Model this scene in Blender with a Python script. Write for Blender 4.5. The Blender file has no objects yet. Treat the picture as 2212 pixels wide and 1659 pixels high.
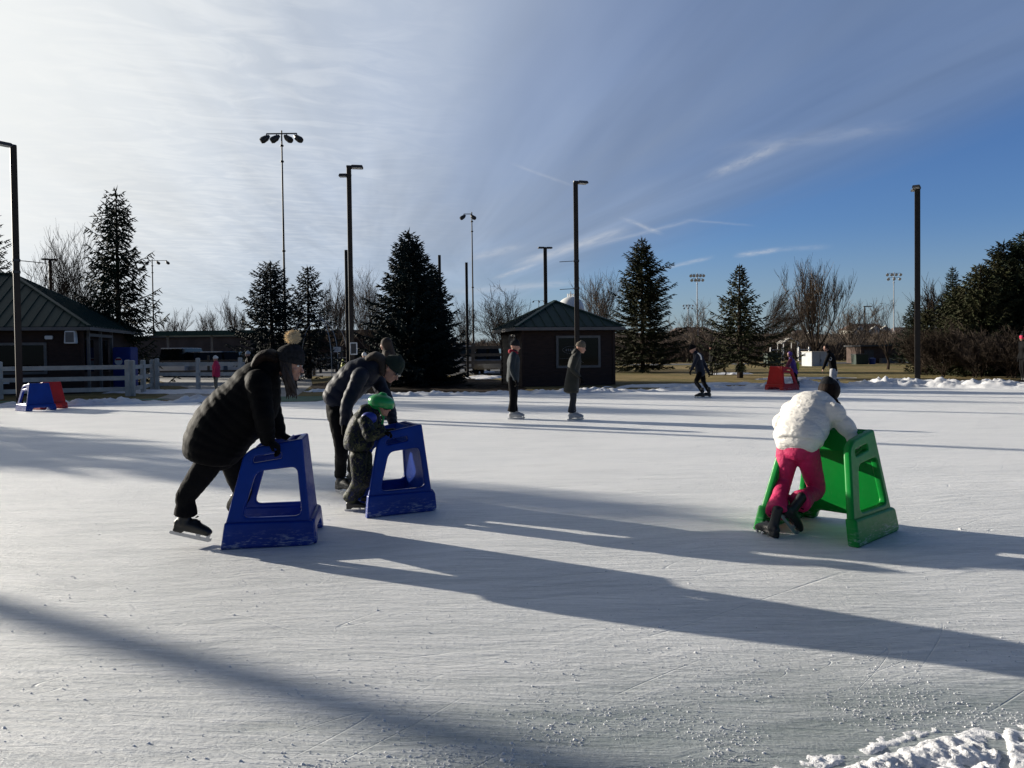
import bpy, bmesh, math, random
from mathutils import Vector, Matrix, noise
V = Vector
scene = bpy.context.scene
COL = scene.collection
R = math.radians
UP = V((0, 0, 1))

# ---------------------------------------------------------------- camera model
FPX, CX, CY = 1637.0, 1106.0, 794.3
CAMH, PITCH, ROLL = 1.45, R(1.2), R(0.7)
CAM = V((0, 0, CAMH))
cf = V((0, math.cos(PITCH), -math.sin(PITCH)))
cu0 = V((0, math.sin(PITCH), math.cos(PITCH)))
cr0 = V((1, 0, 0))
cr = cr0 * math.cos(ROLL) - cu0 * math.sin(ROLL)
cu = cu0 * math.cos(ROLL) + cr0 * math.sin(ROLL)

def ray(x, y):
    return cf + cr * ((x - CX) / FPX) + cu * ((CY - y) / FPX)

def P(x, y, Y):
    """place seen at photo position x, y standing Y metres away"""
    d = ray(x, y)
    return CAM + d * (Y / d.y)

def G(x, y, z=0.0):
    d = ray(x, y)
    return CAM + d * ((z - CAMH) / d.z)

def XZ(x, Y):
    """ground position for a photo column at distance Y"""
    p = P(x, 760, Y)
    return V((p.x, Y, 0))

def ZT(x, y, Y):
    return P(x, y, Y).z

# ---------------------------------------------------------------- objects
def tag(o, label=None, cat=None, group=None, kind=None):
    if label: o['label'] = label
    if cat: o['category'] = cat
    if group: o['group'] = group
    if kind: o['kind'] = kind
    return o

def empty(name, loc, label=None, cat=None, group=None, rz=0.0):
    o = bpy.data.objects.new(name, None)
    o.empty_display_size = 0.2
    COL.objects.link(o)
    o.location = loc
    o.rotation_euler = (0, 0, rz)
    tag(o, label, cat, group)
    return o

def wmat(o):
    m = Matrix.LocRotScale(o.location, o.rotation_euler, o.scale)
    return wmat(o.parent) @ m if o.parent else m

def link(name, me, mat, parent=None, smooth=False, world=False):
    """link a mesh; world=True when its coordinates are in world space"""
    if me.materials: me.materials.clear()
    for m in (mat if isinstance(mat, (list, tuple)) else [mat]):
        me.materials.append(m)
    o = bpy.data.objects.new(name, me)
    COL.objects.link(o)
    if parent:
        o.parent = parent
        if world:
            me.transform(wmat(parent).inverted())
    if smooth:
        me.polygons.foreach_set('use_smooth', [True] * len(me.polygons))
    return o

def copy_tree(o, parent=None):
    c = o.copy()
    COL.objects.link(c)
    c.parent = parent
    for ch in list(o.children):
        copy_tree(ch, c)
    return c

def orth(t):
    a = V((0, 0, 1)) if abs(t.z) < 0.9 else V((1, 0, 0))
    s = t.cross(a).normalized()
    return s, t.cross(s).normalized()

def frame(pos, x, z=UP, s=1.0):
    """matrix with local x along x, local z near z"""
    x = x.normalized()
    y = z.cross(x).normalized()
    z = x.cross(y)
    m = Matrix((x, y, z)).transposed().to_4x4()
    return Matrix.Translation(pos) @ m @ Matrix.Diagonal((s, s, s, 1))

class MB:
    def __init__(s):
        s.v = []; s.f = []; s.mi = []; s.cur = 0
    def add(s, vs, fs):
        b = len(s.v)
        s.v.extend([tuple(p) for p in vs])
        for f in fs:
            s.f.append([b + i for i in f]); s.mi.append(s.cur)
    def box(s, c, size, m=None, taper=(1, 1)):
        x, y, z = [q / 2 for q in size]
        tx, ty = taper
        vs = [V((-x, -y, -z)), V((x, -y, -z)), V((x, y, -z)), V((-x, y, -z)),
              V((-x * tx, -y * ty, z)), V((x * tx, -y * ty, z)), V((x * tx, y * ty, z)), V((-x * tx, y * ty, z))]
        c = V(c)
        vs = [(m @ (p + c)) if m else (p + c) for p in vs]
        s.add(vs, [(3, 2, 1, 0), (4, 5, 6, 7), (0, 1, 5, 4), (1, 2, 6, 5), (2, 3, 7, 6), (3, 0, 4, 7)])
    def bar(s, a, b, w, h, up=UP):
        a = V(a); b = V(b)
        t = (b - a)
        L = t.length
        s.box((L / 2, 0, 0), (L, w, h), frame(a, t, up))
    def tube(s, a, b, r0, r1=None, n=6, cap=True):
        a = V(a); b = V(b)
        r1 = r0 if r1 is None else r1
        t = (b - a)
        if t.length < 1e-6: return
        t.normalize()
        u, w = orth(t)
        vs = []
        for p, r in ((a, r0), (b, r1)):
            for i in range(n):
                q = 2 * math.pi * i / n
                vs.append(p + u * (math.cos(q) * r) + w * (math.sin(q) * r))
        fs = [(i, (i + 1) % n, n + (i + 1) % n, n + i) for i in range(n)]
        if cap: fs += [tuple(range(n))[::-1], tuple(range(n, 2 * n))]
        s.add(vs, fs)
    def path(s, pts, rs, n=6, cap=True):
        pts = [V(p) for p in pts]
        if not isinstance(rs, (list, tuple)): rs = [rs] * len(pts)
        vs = []; k = len(pts)
        u = None
        for j, p in enumerate(pts):
            t = (pts[min(j + 1, k - 1)] - pts[max(j - 1, 0)])
            if t.length < 1e-9: t = V((0, 0, 1))
            t.normalize()
            if u is None: u, w = orth(t)
            else:
                u = (u - t * u.dot(t))
                if u.length < 1e-5: u, w = orth(t)
                u.normalize(); w = t.cross(u)
            for i in range(n):
                q = 2 * math.pi * i / n
                vs.append(p + u * (math.cos(q) * rs[j]) + w * (math.sin(q) * rs[j]))
        fs = []
        for j in range(k - 1):
            for i in range(n):
                fs.append((j * n + i, j * n + (i + 1) % n, (j + 1) * n + (i + 1) % n, (j + 1) * n + i))
        if cap: fs += [tuple(range(n))[::-1], tuple(range((k - 1) * n, k * n))]
        s.add(vs, fs)
    def sphere(s, c, r, m=None, nu=16, nv=10, sc=(1, 1, 1)):
        c = V(c); vs = [c + V((0, 0, r * sc[2]))]
        for j in range(1, nv):
            a = math.pi * j / nv
            for i in range(nu):
                q = 2 * math.pi * i / nu
                vs.append(c + V((r * sc[0] * math.sin(a) * math.cos(q), r * sc[1] * math.sin(a) * math.sin(q), r * sc[2] * math.cos(a))))
        vs.append(c - V((0, 0, r * sc[2])))
        if m: vs = [m @ p for p in vs]
        fs = [(0, 1 + i, 1 + (i + 1) % nu) for i in range(nu)]
        for j in range(nv - 2):
            a = 1 + j * nu; b = a + nu
            fs += [(a + i, b + i, b + (i + 1) % nu, a + (i + 1) % nu) for i in range(nu)]
        a = 1 + (nv - 2) * nu; e = len(vs) - 1
        fs += [(a + (i + 1) % nu, a + i, e) for i in range(nu)]
        s.add(vs, fs)
    def loft(s, pts, rad, side=None, n=18, step=None, baffle=None, m=None, cap=(0.8, 0.8)):
        """smooth tube through pts; rad = list of r or (r_side, r_other); rounded ends"""
        pts = [V(p) for p in pts]
        if not isinstance(rad, list): rad = [rad] * len(pts)
        rad = [(r, r) if not isinstance(r, (tuple, list)) else tuple(r) for r in rad]
        P2 = []; R2 = []
        k = len(pts)
        for j in range(k - 1):
            p0 = pts[max(j - 1, 0)]; p1 = pts[j]; p2 = pts[j + 1]; p3 = pts[min(j + 2, k - 1)]
            r0 = rad[max(j - 1, 0)]; r1 = rad[j]; r2 = rad[j + 1]; r3 = rad[min(j + 2, k - 1)]
            L = (p2 - p1).length
            ns = max(2, int(L / (step or 0.03)))
            for i in range(ns):
                t = i / ns
                def cr_(a, b, c, d):
                    return 0.5 * ((2 * b) + (c - a) * t + (2 * a - 5 * b + 4 * c - d) * t * t + (3 * b - a - 3 * c + d) * t ** 3)
                P2.append(cr_(p0, p1, p2, p3))
                R2.append(tuple(max(0.003, cr_(r0[q], r1[q], r2[q], r3[q])) for q in (0, 1)))
        P2.append(pts[-1]); R2.append(rad[-1])
        if baffle:
            acc = 0
            for j in range(len(P2)):
                if j: acc += (P2[j] - P2[j - 1]).length
                d = baffle[1] * (abs(math.sin(math.pi * acc / baffle[0])) ** 0.6 - 0.7)
                R2[j] = (R2[j][0] + d, R2[j][1] + d)
        # rounded caps
        t0 = (P2[0] - P2[1]).normalized(); t1 = (P2[-1] - P2[-2]).normalized()
        pre = []; post = []
        for a in (20, 42, 62, 80):
            c, sn = math.cos(R(a)), math.sin(R(a))
            pre.insert(0, (P2[0] + t0 * (min(R2[0]) * sn * cap[0]), (R2[0][0] * c, R2[0][1] * c)))
            post.append((P2[-1] + t1 * (min(R2[-1]) * sn * cap[1]), (R2[-1][0] * c, R2[-1][1] * c)))
        P2 = [p for p, _ in pre] + P2 + [p for p, _ in post]
        R2 = [r for _, r in pre] + R2 + [r for _, r in post]
        vs = []; K = len(P2); u = None
        for j, p in enumerate(P2):
            t = (P2[min(j + 1, K - 1)] - P2[max(j - 1, 0)]).normalized()
            if u is None:
                if side is not None:
                    u = V(side)
                    u = u - t * u.dot(t)
                    u = u.normalized() if u.length > 1e-4 else orth(t)[0]
                else: u = orth(t)[0]
            else:
                b = V(side) if side is not None else u
                b = b - t * b.dot(t)
                if b.length > 0.2 or side is None: u = b.normalized()
                else: u = (u - t * u.dot(t)).normalized()
            w = t.cross(u)
            for i in range(n):
                q = 2 * math.pi * i / n
                vs.append(p + u * (math.cos(q) * R2[j][0]) + w * (math.sin(q) * R2[j][1]))
        if m: vs = [m @ p for p in vs]
        fs = []
        for j in range(K - 1):
            for i in range(n):
                fs.append((j * n + i, j * n + (i + 1) % n, (j + 1) * n + (i + 1) % n, (j + 1) * n + i))
        fs += [tuple(range(n))[::-1], tuple(range((K - 1) * n, K * n))]
        s.add(vs, fs)
    def prism(s, poly, t, m=None, axis='y'):
        """polygon in local x,z extruded along y by +-t/2"""
        n = len(poly)
        vs = [V((p[0], -t / 2, p[1])) for p in poly] + [V((p[0], t / 2, p[1])) for p in poly]
        if m: vs = [m @ p for p in vs]
        fs = [tuple(range(n)), tuple(range(n, 2 * n))[::-1]]
        fs += [((i + 1) % n, i, n + i, n + (i + 1) % n) for i in range(n)]
        s.add(vs, fs)
    def mesh(s, name='m'):
        me = bpy.data.meshes.new(name)
        me.from_pydata(s.v, [], s.f)
        if any(s.mi): me.polygons.foreach_set('material_index', s.mi)
        me.update()
        return me
    def build(s, name, mat, parent=None, smooth=False, world=False, bevel=0):
        me = s.mesh(name)
        if bevel:
            bm = bmesh.new(); bm.from_mesh(me)
            bmesh.ops.remove_doubles(bm, verts=bm.verts, dist=1e-5)
            bmesh.ops.recalc_face_normals(bm, faces=bm.faces)
            es = [e for e in bm.edges if len(e.link_faces) == 2 and e.calc_face_angle(0) > 0.5]
            bmesh.ops.bevel(bm, geom=es, offset=bevel, segments=2, affect='EDGES', clamp_overlap=True)
            bm.to_mesh(me); bm.free()
        return link(name, me, mat, parent, smooth, world)
    def fused(s, name, mat, parent=None, voxel=0.01, smooth=2, disp=None, world=True):
        """one continuous skin round everything added, then optional folds"""
        me = s.mesh(name + '_src')
        tmp = bpy.data.objects.new('tmp', me); COL.objects.link(tmp)
        md = tmp.modifiers.new('r', 'REMESH'); md.mode = 'VOXEL'; md.voxel_size = voxel
        if smooth:
            sm = tmp.modifiers.new('s', 'SMOOTH'); sm.factor = 0.5; sm.iterations = smooth
        dg = bpy.context.evaluated_depsgraph_get()
        out = bpy.data.meshes.new_from_object(tmp.evaluated_get(dg), depsgraph=dg)
        bpy.data.objects.remove(tmp); bpy.data.meshes.remove(me)
        out.name = name
        if disp:
            nr = [v.normal.copy() for v in out.vertices]
            for v, nn in zip(out.vertices, nr):
                v.co += nn * disp(v.co)
            out.update()
        return link(name, out, mat, parent, True, world)

def wrinkle(amp, sc=(9, 9, 9), seed=0, ridge=0.6):
    o = V((seed * 7.3, seed * 3.1, seed * 1.7))
    def f(p):
        q = V((p.x * sc[0], p.y * sc[1], p.z * sc[2])) + o
        a = noise.noise(q)
        b = abs(noise.noise(q * 1.5 + V((3, 9, 1))))
        return amp * ((1 - ridge) * a + ridge * (0.25 - 2.2 * max(0.0, 0.22 - b)))
    return f

# ---------------------------------------------------------------- node helper
class S:
    """socket wrapper so shader maths can be written as expressions"""
    def __init__(s, nt, sock): s.nt = nt; s.k = sock
    def _m(s, op, *a, clamp=False):
        n = s.nt.nodes.new('ShaderNodeMath'); n.operation = op; n.use_clamp = clamp
        for i, q in enumerate((s,) + a):
            if isinstance(q, S): s.nt.links.new(q.k, n.inputs[i])
            else: n.inputs[i].default_value = q
        return S(s.nt, n.outputs[0])
    def __add__(s, o): return s._m('ADD', o)
    def __radd__(s, o): return s._m('ADD', o)
    def __sub__(s, o): return s._m('SUBTRACT', o)
    def __rsub__(s, o): return (s * -1.0) + o
    def __mul__(s, o): return s._m('MULTIPLY', o)
    def __rmul__(s, o): return s._m('MULTIPLY', o)
    def __truediv__(s, o): return s._m('DIVIDE', o)
    def abs(s): return s._m('ABSOLUTE')
    def pow(s, o): return s._m('POWER', o)
    def max(s, o): return s._m('MAXIMUM', o)
    def min(s, o): return s._m('MINIMUM', o)
    def exp(s): return s._m('EXPONENT')
    def ss(s, a, b, lo=0.0, hi=1.0):
        n = s.nt.nodes.new('ShaderNodeMapRange'); n.interpolation_type = 'SMOOTHSTEP'; n.clamp = True
        s.nt.links.new(s.k, n.inputs[0])
        for i, q in enumerate((a, b, lo, hi)): n.inputs[i + 1].default_value = q
        return S(s.nt, n.outputs[0])

def comb(nt, x, y, z):
    n = nt.nodes.new('ShaderNodeCombineXYZ')
    for i, q in enumerate((x, y, z)):
        if isinstance(q, S): nt.links.new(q.k, n.inputs[i])
        else: n.inputs[i].default_value = q
    return S(nt, n.outputs[0])

def sep(nt, v):
    n = nt.nodes.new('ShaderNodeSeparateXYZ'); nt.links.new(v.k, n.inputs[0])
    return [S(nt, n.outputs[i]) for i in range(3)]

def nz(nt, vec, scale=1.0, detail=3.0, rough=0.5, dist=0.0):
    n = nt.nodes.new('ShaderNodeTexNoise')
    nt.links.new(vec.k, n.inputs['Vector'])
    n.inputs['Scale'].default_value = scale; n.inputs['Detail'].default_value = detail
    n.inputs['Roughness'].default_value = rough; n.inputs['Distortion'].default_value = dist
    return S(nt, n.outputs[0])

def mixc(nt, fac, a, b, mode='MIX'):
    n = nt.nodes.new('ShaderNodeMix'); n.data_type = 'RGBA'; n.blend_type = mode
    if isinstance(fac, S): nt.links.new(fac.k, n.inputs[0])
    else: n.inputs[0].default_value = fac
    for q, i in ((a, 6), (b, 7)):
        if isinstance(q, S): nt.links.new(q.k, n.inputs[i])
        else: n.inputs[i].default_value = tuple(q) + (1,) if len(q) == 3 else q
    return S(nt, n.outputs[2])

def newmat(name):
    m = bpy.data.materials.new(name); m.use_nodes = True
    nt = m.node_tree
    b = nt.nodes['Principled BSDF']
    tc = nt.nodes.new('ShaderNodeTexCoord')
    return m, nt, b, S(nt, tc.outputs['Object']), S(nt, tc.outputs['Generated'])

def geopos(nt):
    g = nt.nodes.new('ShaderNodeNewGeometry')
    return S(nt, g.outputs['Position'])

def setbump(nt, b, h, strength=0.5, dist=0.01):
    n = nt.nodes.new('ShaderNodeBump')
    n.inputs['Strength'].default_value = strength; n.inputs['Distance'].default_value = dist
    nt.links.new(h.k, n.inputs['Height'])
    nt.links.new(n.outputs[0], b.inputs['Normal'])

def M(name, col, rough=0.7, var=0.25, vs=6.0, bump=0.0, bs=60.0, spec=0.5, metal=0.0, col2=None, stretch=(1, 1, 1), coat=0.0, bd=0.004):
    m, nt, b, oc, gen = newmat(name)
    mp = nt.nodes.new('ShaderNodeMapping'); mp.inputs['Scale'].default_value = stretch
    nt.links.new(oc.k, mp.inputs[0]); oc = S(nt, mp.outputs[0])
    n = nz(nt, oc, vs, 4, 0.6)
    c2 = col2 or tuple(q * (1 - var) for q in col)
    c1 = col if col2 else tuple(min(1, q * (1 + var * 0.6)) for q in col)
    c = mixc(nt, n.ss(0.3, 0.7), c1, c2)
    nt.links.new(c.k, b.inputs['Base Color'])
    b.inputs['Roughness'].default_value = rough
    b.inputs['Specular IOR Level'].default_value = spec
    b.inputs['Metallic'].default_value = metal
    b.inputs['Coat Weight'].default_value = coat
    if bump:
        setbump(nt, b, nz(nt, oc, bs, 4, 0.6), bump, bd)
    return m
# ---------------------------------------------------------------- camera, light, sky
cam = bpy.data.cameras.new('camera'); co = bpy.data.objects.new('camera', cam); COL.objects.link(co)
mm = Matrix((cr, cu, -cf)).transposed().to_4x4(); mm.translation = CAM
co.matrix_world = mm
cam.sensor_width = 36; cam.lens = 36 * FPX / 2212
cam.shift_y = -(829.5 - CY) / 2212
cam.clip_end = 3000; cam.clip_start = 0.05
scene.camera = co

SUN_EL = R(14.5)
SUND = V((-0.874 * math.cos(SUN_EL), 0.486 * math.cos(SUN_EL), math.sin(SUN_EL))).normalized()
sl = bpy.data.lights.new('sun', 'SUN'); sl.energy = 5.0; sl.angle = R(0.55); sl.color = (1, 0.925, 0.80)
so = bpy.data.objects.new('sun', sl); COL.objects.link(so)
so.rotation_euler = (-SUND).to_track_quat('-Z', 'Y').to_euler()

scene.view_settings.view_transform = 'Standard'; scene.view_settings.look = 'None'
scene.view_settings.gamma = 1; scene.view_settings.exposure = 0.63
scene.cycles.max_bounces = 6; scene.cycles.diffuse_bounces = 3; scene.cycles.glossy_bounces = 3
scene.cycles.transparent_max_bounces = 6
scene.cycles.use_denoising = True

w = bpy.data.worlds.new('World'); scene.world = w; w.use_nodes = True
nt = w.node_tree; bg = nt.nodes['Background']
sky = nt.nodes.new('ShaderNodeTexSky'); sky.sky_type = 'NISHITA'; sky.sun_disc = False
sky.sun_elevation = SUN_EL; sky.sun_rotation = math.atan2(SUND.x, SUND.y)
sky.air_density = 1.0; sky.dust_density = 0.6; sky.ozone_density = 2.0; sky.altitude = 200
tc = nt.nodes.new('ShaderNodeTexCoord'); D = S(nt, tc.outputs['Generated'])
dx, dy, dz = sep(nt, D)
zz = dz.max(0.02)
u = dx / zz; v = dy / zz                       # cirrus sheet seen from below
uu = u + v * 0.17
big = nz(nt, comb(nt, uu * 0.55, v * 0.10, 0.0), 1.0, 4, 0.55, 0.6)
fine = nz(nt, comb(nt, uu * 2.2, v * 0.35, 3.0), 1.0, 5, 0.6, 0.8)
rip = nz(nt, comb(nt, u * 3.2 + v * 1.3, v * 5.0 - u * 2.0, 7.0), 1.0, 4, 0.6, 1.2)
edge = uu + (big - 0.5) * 1.3 + (fine - 0.5) * 0.5
veil = edge.ss(3.15, 1.9) * (big.ss(0.2, 0.75, 0.62, 1.0)) * (fine.ss(0.25, 0.75, 0.86, 1.0))
low = dz.ss(0.03, 0.16)                        # the sheet ends above the horizon
veil = veil * (low * 0.75 + 0.25) * dy.ss(-0.25, 0.2, 0.25, 1.0)
# separate wisps and old trails: A->B given as (x/y, z/y) directions
X = dx / dy.max(0.05); Z = dz / dy.max(0.05)
def wisp(ax, ay, bx, by, wd, amt, fuzz=0.6):
    ax = (ax - CX) / FPX; bx = (bx - CX) / FPX; ay = (758 - ay) / FPX; by = (758 - by) / FPX
    wd = wd / FPX
    L = math.hypot(bx - ax, by - ay); tx, ty = (bx - ax) / L, (by - ay) / L
    t = (X - ax) * (tx / L) + (Z - ay) * (ty / L)
    d = (Z - ay) * tx - (X - ax) * ty + (fine - 0.5) * (wd * 1.6)
    q = (d / wd)
    g = (q * q * -1.0).exp()
    m = t.ss(-0.12, 0.3) * t.ss(1.15, 0.75)
    tex = nz(nt, comb(nt, t * 6.0, q * 0.9, ax * 50), 1.0, 4, 0.6).ss(0.3, 0.62, 1 - fuzz, 1.0)
    return g * m * tex * amt
ws = None
for a in ((1110, 572, 1345, 500, 9, .62), (1070, 600, 1160, 570, 4, .5), (1535, 388, 1690, 322, 9, .4), (1345, 473, 1430, 506, 4, .38),
          (1590, 557, 1680, 545, 4.5, .5), (1425, 585, 1535, 561, 3.5, .4), (1480, 478, 1620, 492, 2.5, .18), (1110, 354, 1240, 402, 3.0, .2),
          (960, 628, 1260, 610, 6, .35), (1000, 560, 1130, 530, 7, .35), (1660, 545, 1790, 540, 5, .16), (1560, 330, 1960, 285, 14, .16), (1270, 535, 1500, 478, 4, .25)):
    q = wisp(*a)
    ws = q if ws is None else ws + q
dn = nt.nodes.new('ShaderNodeVectorMath'); dn.operation = 'DOT_PRODUCT'
nt.links.new(D.k, dn.inputs[0]); dn.inputs[1].default_value = SUND
ct = S(nt, dn.outputs['Value'])
glow = ct.ss(0.45, 1.0).pow(1.6)
# light scattered by the thin cloud: bluish away from the sun, white beside it
cc = mixc(nt, ct.ss(0.15, 0.93), (1.95, 2.65, 4.05), (6.5, 7.05, 7.7))
cc = mixc(nt, ct.ss(0.70, 0.99) * 0.9, cc, (11.4, 11.5, 11.2))
cc = mixc(nt, (rip.ss(0.35, 0.75) * ct.ss(0.5, 0.85)) * 0.35, cc, (10.5, 10.6, 10.4))
stk = nz(nt, comb(nt, uu * 1.1, v * 0.16, 11.0), 1.0, 4, 0.6, 0.7)
stk = stk.ss(0.3, 0.7, 0.86, 1.20)
vs_ = nt.nodes.new('ShaderNodeVectorMath'); vs_.operation = 'SCALE'; nt.links.new(cc.k, vs_.inputs[0]); nt.links.new(stk.k, vs_.inputs['Scale'])
cc = mixc(nt, ct.ss(0.95, 0.6), cc, S(nt, vs_.outputs[0]))
skb = mixc(nt, 1.0, S(nt, sky.outputs[0]), (0.62, 0.86, 1.35), 'MULTIPLY')
base = mixc(nt, ct.ss(0.3, 0.9) * 0.8, skb, cc)
hz = dz.ss(0.16, 0.0)
base = mixc(nt, hz * 0.45, base, (4.2, 5.0, 5.8))
c1 = mixc(nt, (veil * 0.9 + glow * 0.25).min(1.0), base, cc)
c2 = mixc(nt, ws.min(1.0), c1, (6.3, 6.7, 7.4))
dim = dz.ss(0.40, 0.85, 1.0, 0.42) * dy.ss(-0.5, 0.1, 0.62, 1.0)
vm = nt.nodes.new('ShaderNodeVectorMath'); vm.operation = 'SCALE'
nt.links.new(c2.k, vm.inputs[0]); nt.links.new(dim.k, vm.inputs['Scale'])
c2 = S(nt, vm.outputs[0])
nt.links.new(c2.k, bg.inputs[0]); bg.inputs[1].default_value = 0.0582
w.cycles.sampling_method = 'MANUAL'; w.cycles.sample_map_resolution = 512

# ---------------------------------------------------------------- ice
def ice_material():
    m, nt, b, oc, gen = newmat('ice')
    x, y, z = sep(nt, oc)
    warp = nz(nt, oc, 0.5, 3) - 0.5
    ys = y + x * -0.10 + warp * 0.8
    s1 = nz(nt, comb(nt, x * 0.8, ys * 9.0, 0.0), 1.0, 6, 0.65, 0.3)
    s2 = nz(nt, comb(nt, x * 2.0, (y + x * 0.12 + warp * 0.15) * 34.0, 5.0), 1.0, 5, 0.7, 0.35)
    grain = nz(nt, oc, 85.0, 3, 0.7)
    grain2 = nz(nt, oc, 28.0, 4, 0.7)
    patch = nz(nt, comb(nt, x * 0.7, y * 1.3, 2.0), 1.0, 4, 0.55, 0.4)
    def scratch(rot, sc, off, th):
        cs, sn = math.cos(rot), math.sin(rot)
        a = x * cs + y * sn; c = y * cs - x * sn
        f = nz(nt, comb(nt, a * 0.13 * sc + off, c * 1.5 * sc, off), 1.0, 0.0, 0.3, 0.25)
        g = nz(nt, comb(nt, a * 0.9 + off, c * 1.6, off + 9), 1.0, 2).ss(0.50, 0.66)
        d = (f * 22.0)._m('FRACT') - 0.5
        return (d.abs().ss(th, 0.0)) * g
    sc = scratch(0.42, 1.7, 13.0, 0.035).max(scratch(0.12, 1.0, 0.0, 0.035).max(scratch(-0.30, 0.8, 4.0, 0.03)).max(scratch(0.75, 0.7, 8.0, 0.022)))
    # wetter, clearer ice towards the near right-hand bank
    d = ((x - 1.25) * (x - 1.25) * 0.22 + (y - 2.25) * (y - 2.25) * 0.62)
    clear = (d + (patch - 0.5) * 1.7 + (s1 - 0.5) * 0.8).ss(1.5, 0.25)
    snowy = (s1 * 0.5 + s2 * 0.35 + grain2 * 0.25).ss(0.40, 0.66)
    white = mixc(nt, patch.ss(0.3, 0.7), (0.80, 0.81, 0.80), (0.93, 0.93, 0.91))
    white = mixc(nt, snowy * 0.75, white, (0.97, 0.965, 0.95))
    near_dim = (y + (patch - 0.5) * 3.0 + (s1 - 0.5) * 2.0).ss(9.5, 2.4)  # scraping, plus light falloff towards the camera painted in as darker near ice
    white = mixc(nt, near_dim * (1.0 - snowy * 0.5) * 0.88, white, (0.50, 0.52, 0.525))
    speck = grain.ss(0.60, 0.72)
    clr = mixc(nt, speck * 0.8, (0.27, 0.31, 0.30), (0.8, 0.8, 0.8))
    clr = mixc(nt, snowy * 0.45, clr, (0.66, 0.68, 0.68))
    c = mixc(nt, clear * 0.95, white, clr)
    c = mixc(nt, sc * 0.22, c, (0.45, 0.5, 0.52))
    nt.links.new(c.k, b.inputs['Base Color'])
    b.inputs['Specular IOR Level'].default_value = 0.5
    rr = clear.ss(0, 1, 0.50, 0.30) + (grain - 0.5) * 0.2
    nt.links.new(rr.k, b.inputs['Roughness'])
    h = s1 * 0.55 + s2 * 0.62 + grain2 * 0.16 + grain * 0.07 - sc * 0.13
    setbump(nt, b, h, 0.9, 0.032)
    return m
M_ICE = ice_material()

def snow_material(name='snow', dirty=0.15):
    m, nt, b, oc, gen = newmat(name)
    n = nz(nt, oc, 2.5, 4, 0.6)
    c = mixc(nt, n.ss(0.45, 0.75) * dirty * 3, (0.84, 0.84, 0.85), (0.45, 0.46, 0.47))
    nt.links.new(c.k, b.inputs['Base Color'])
    b.inputs['Roughness'].default_value = 0.6; b.inputs['Specular IOR Level'].default_value = 0.3
    setbump(nt, b, nz(nt, oc, 40, 5, 0.7), 0.7, 0.02)
    return m
M_SNOW = snow_material()

def ground_material():
    m, nt, b, oc, gen = newmat('dry_grass')
    x, y, z = sep(nt, oc)
    a = nz(nt, oc, 0.12, 4, 0.6, 0.5); f = nz(nt, comb(nt, x * 1.0, y * 0.4, 0.0), 1.4, 5, 0.7)
    g = nz(nt, oc, 22, 4, 0.8)
    c = mixc(nt, a.ss(0.35, 0.65), (0.30, 0.22, 0.10), (0.17, 0.155, 0.06))
    c = mixc(nt, f.ss(0.4, 0.7) * 0.6, c, (0.36, 0.28, 0.15))
    c = mixc(nt, g.ss(0.3, 0.7) * 0.5, c, (0.10, 0.08, 0.04))
    nt.links.new(c.k, b.inputs['Base Color'])
    b.inputs['Roughness'].default_value = 0.95; b.inputs['Specular IOR Level'].default_value = 0.1
    setbump(nt, b, g + f, 0.8, 0.05)
    return m
M_GRASS = ground_material()
M_ASPHALT = M('asphalt', (0.085, 0.088, 0.095), 0.85, 0.3, 0.8, 0.4, 30)
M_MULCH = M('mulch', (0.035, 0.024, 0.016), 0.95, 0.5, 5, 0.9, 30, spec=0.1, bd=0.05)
M_MAT = M('green_mat', (0.012, 0.10, 0.055), 0.8, 0.35, 4, 0.3, 40)
M_CONC = M('concrete', (0.30, 0.29, 0.27), 0.85, 0.25, 1.5, 0.3, 30)

def sheet(name, pts, z, mat, label=None, kind='structure'):
    me = bpy.data.meshes.new(name)
    me.from_pydata([(p[0], p[1], z) for p in pts], [], [list(range(len(pts)))])
    me.update()
    o = link(name, me, mat); 
    tag(o, kind=kind)
    return o

# far edge of the rink, traced on the ground
EDGE_PX = [(-420, 893), (-200, 887), (0, 880), (150, 878), (300, 873), (480, 867), (594, 866), (705, 864), (858, 857), (1000, 855), (1250, 850), (1486, 845), (1650, 840), (1808, 836),
           (2000, 836), (2212, 840), (2450, 846), (2750, 860)]
EDGE = [G(*p) for p in EDGE_PX]
gr = sheet('ground', [(-700, -60), (700, -60), (700, 900), (-700, 900)], -0.012, M_GRASS)
ice = [(p.x, p.y) for p in EDGE] + [(40, 14), (36, -4), (-30, -4), (-34, 14)]
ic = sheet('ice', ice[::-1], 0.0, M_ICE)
if ic.data.polygons[0].normal.z < 0:
    ic.data.flip_normals()

def strip(name, a, b, w, z, mat):
    a = V(a); b = V(b); t = (b - a).normalized(); n = V((-t.y, t.x, 0)) * (w / 2)
    return sheet(name, [a - n, b - n, b + n, a + n], z, mat)

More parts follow.
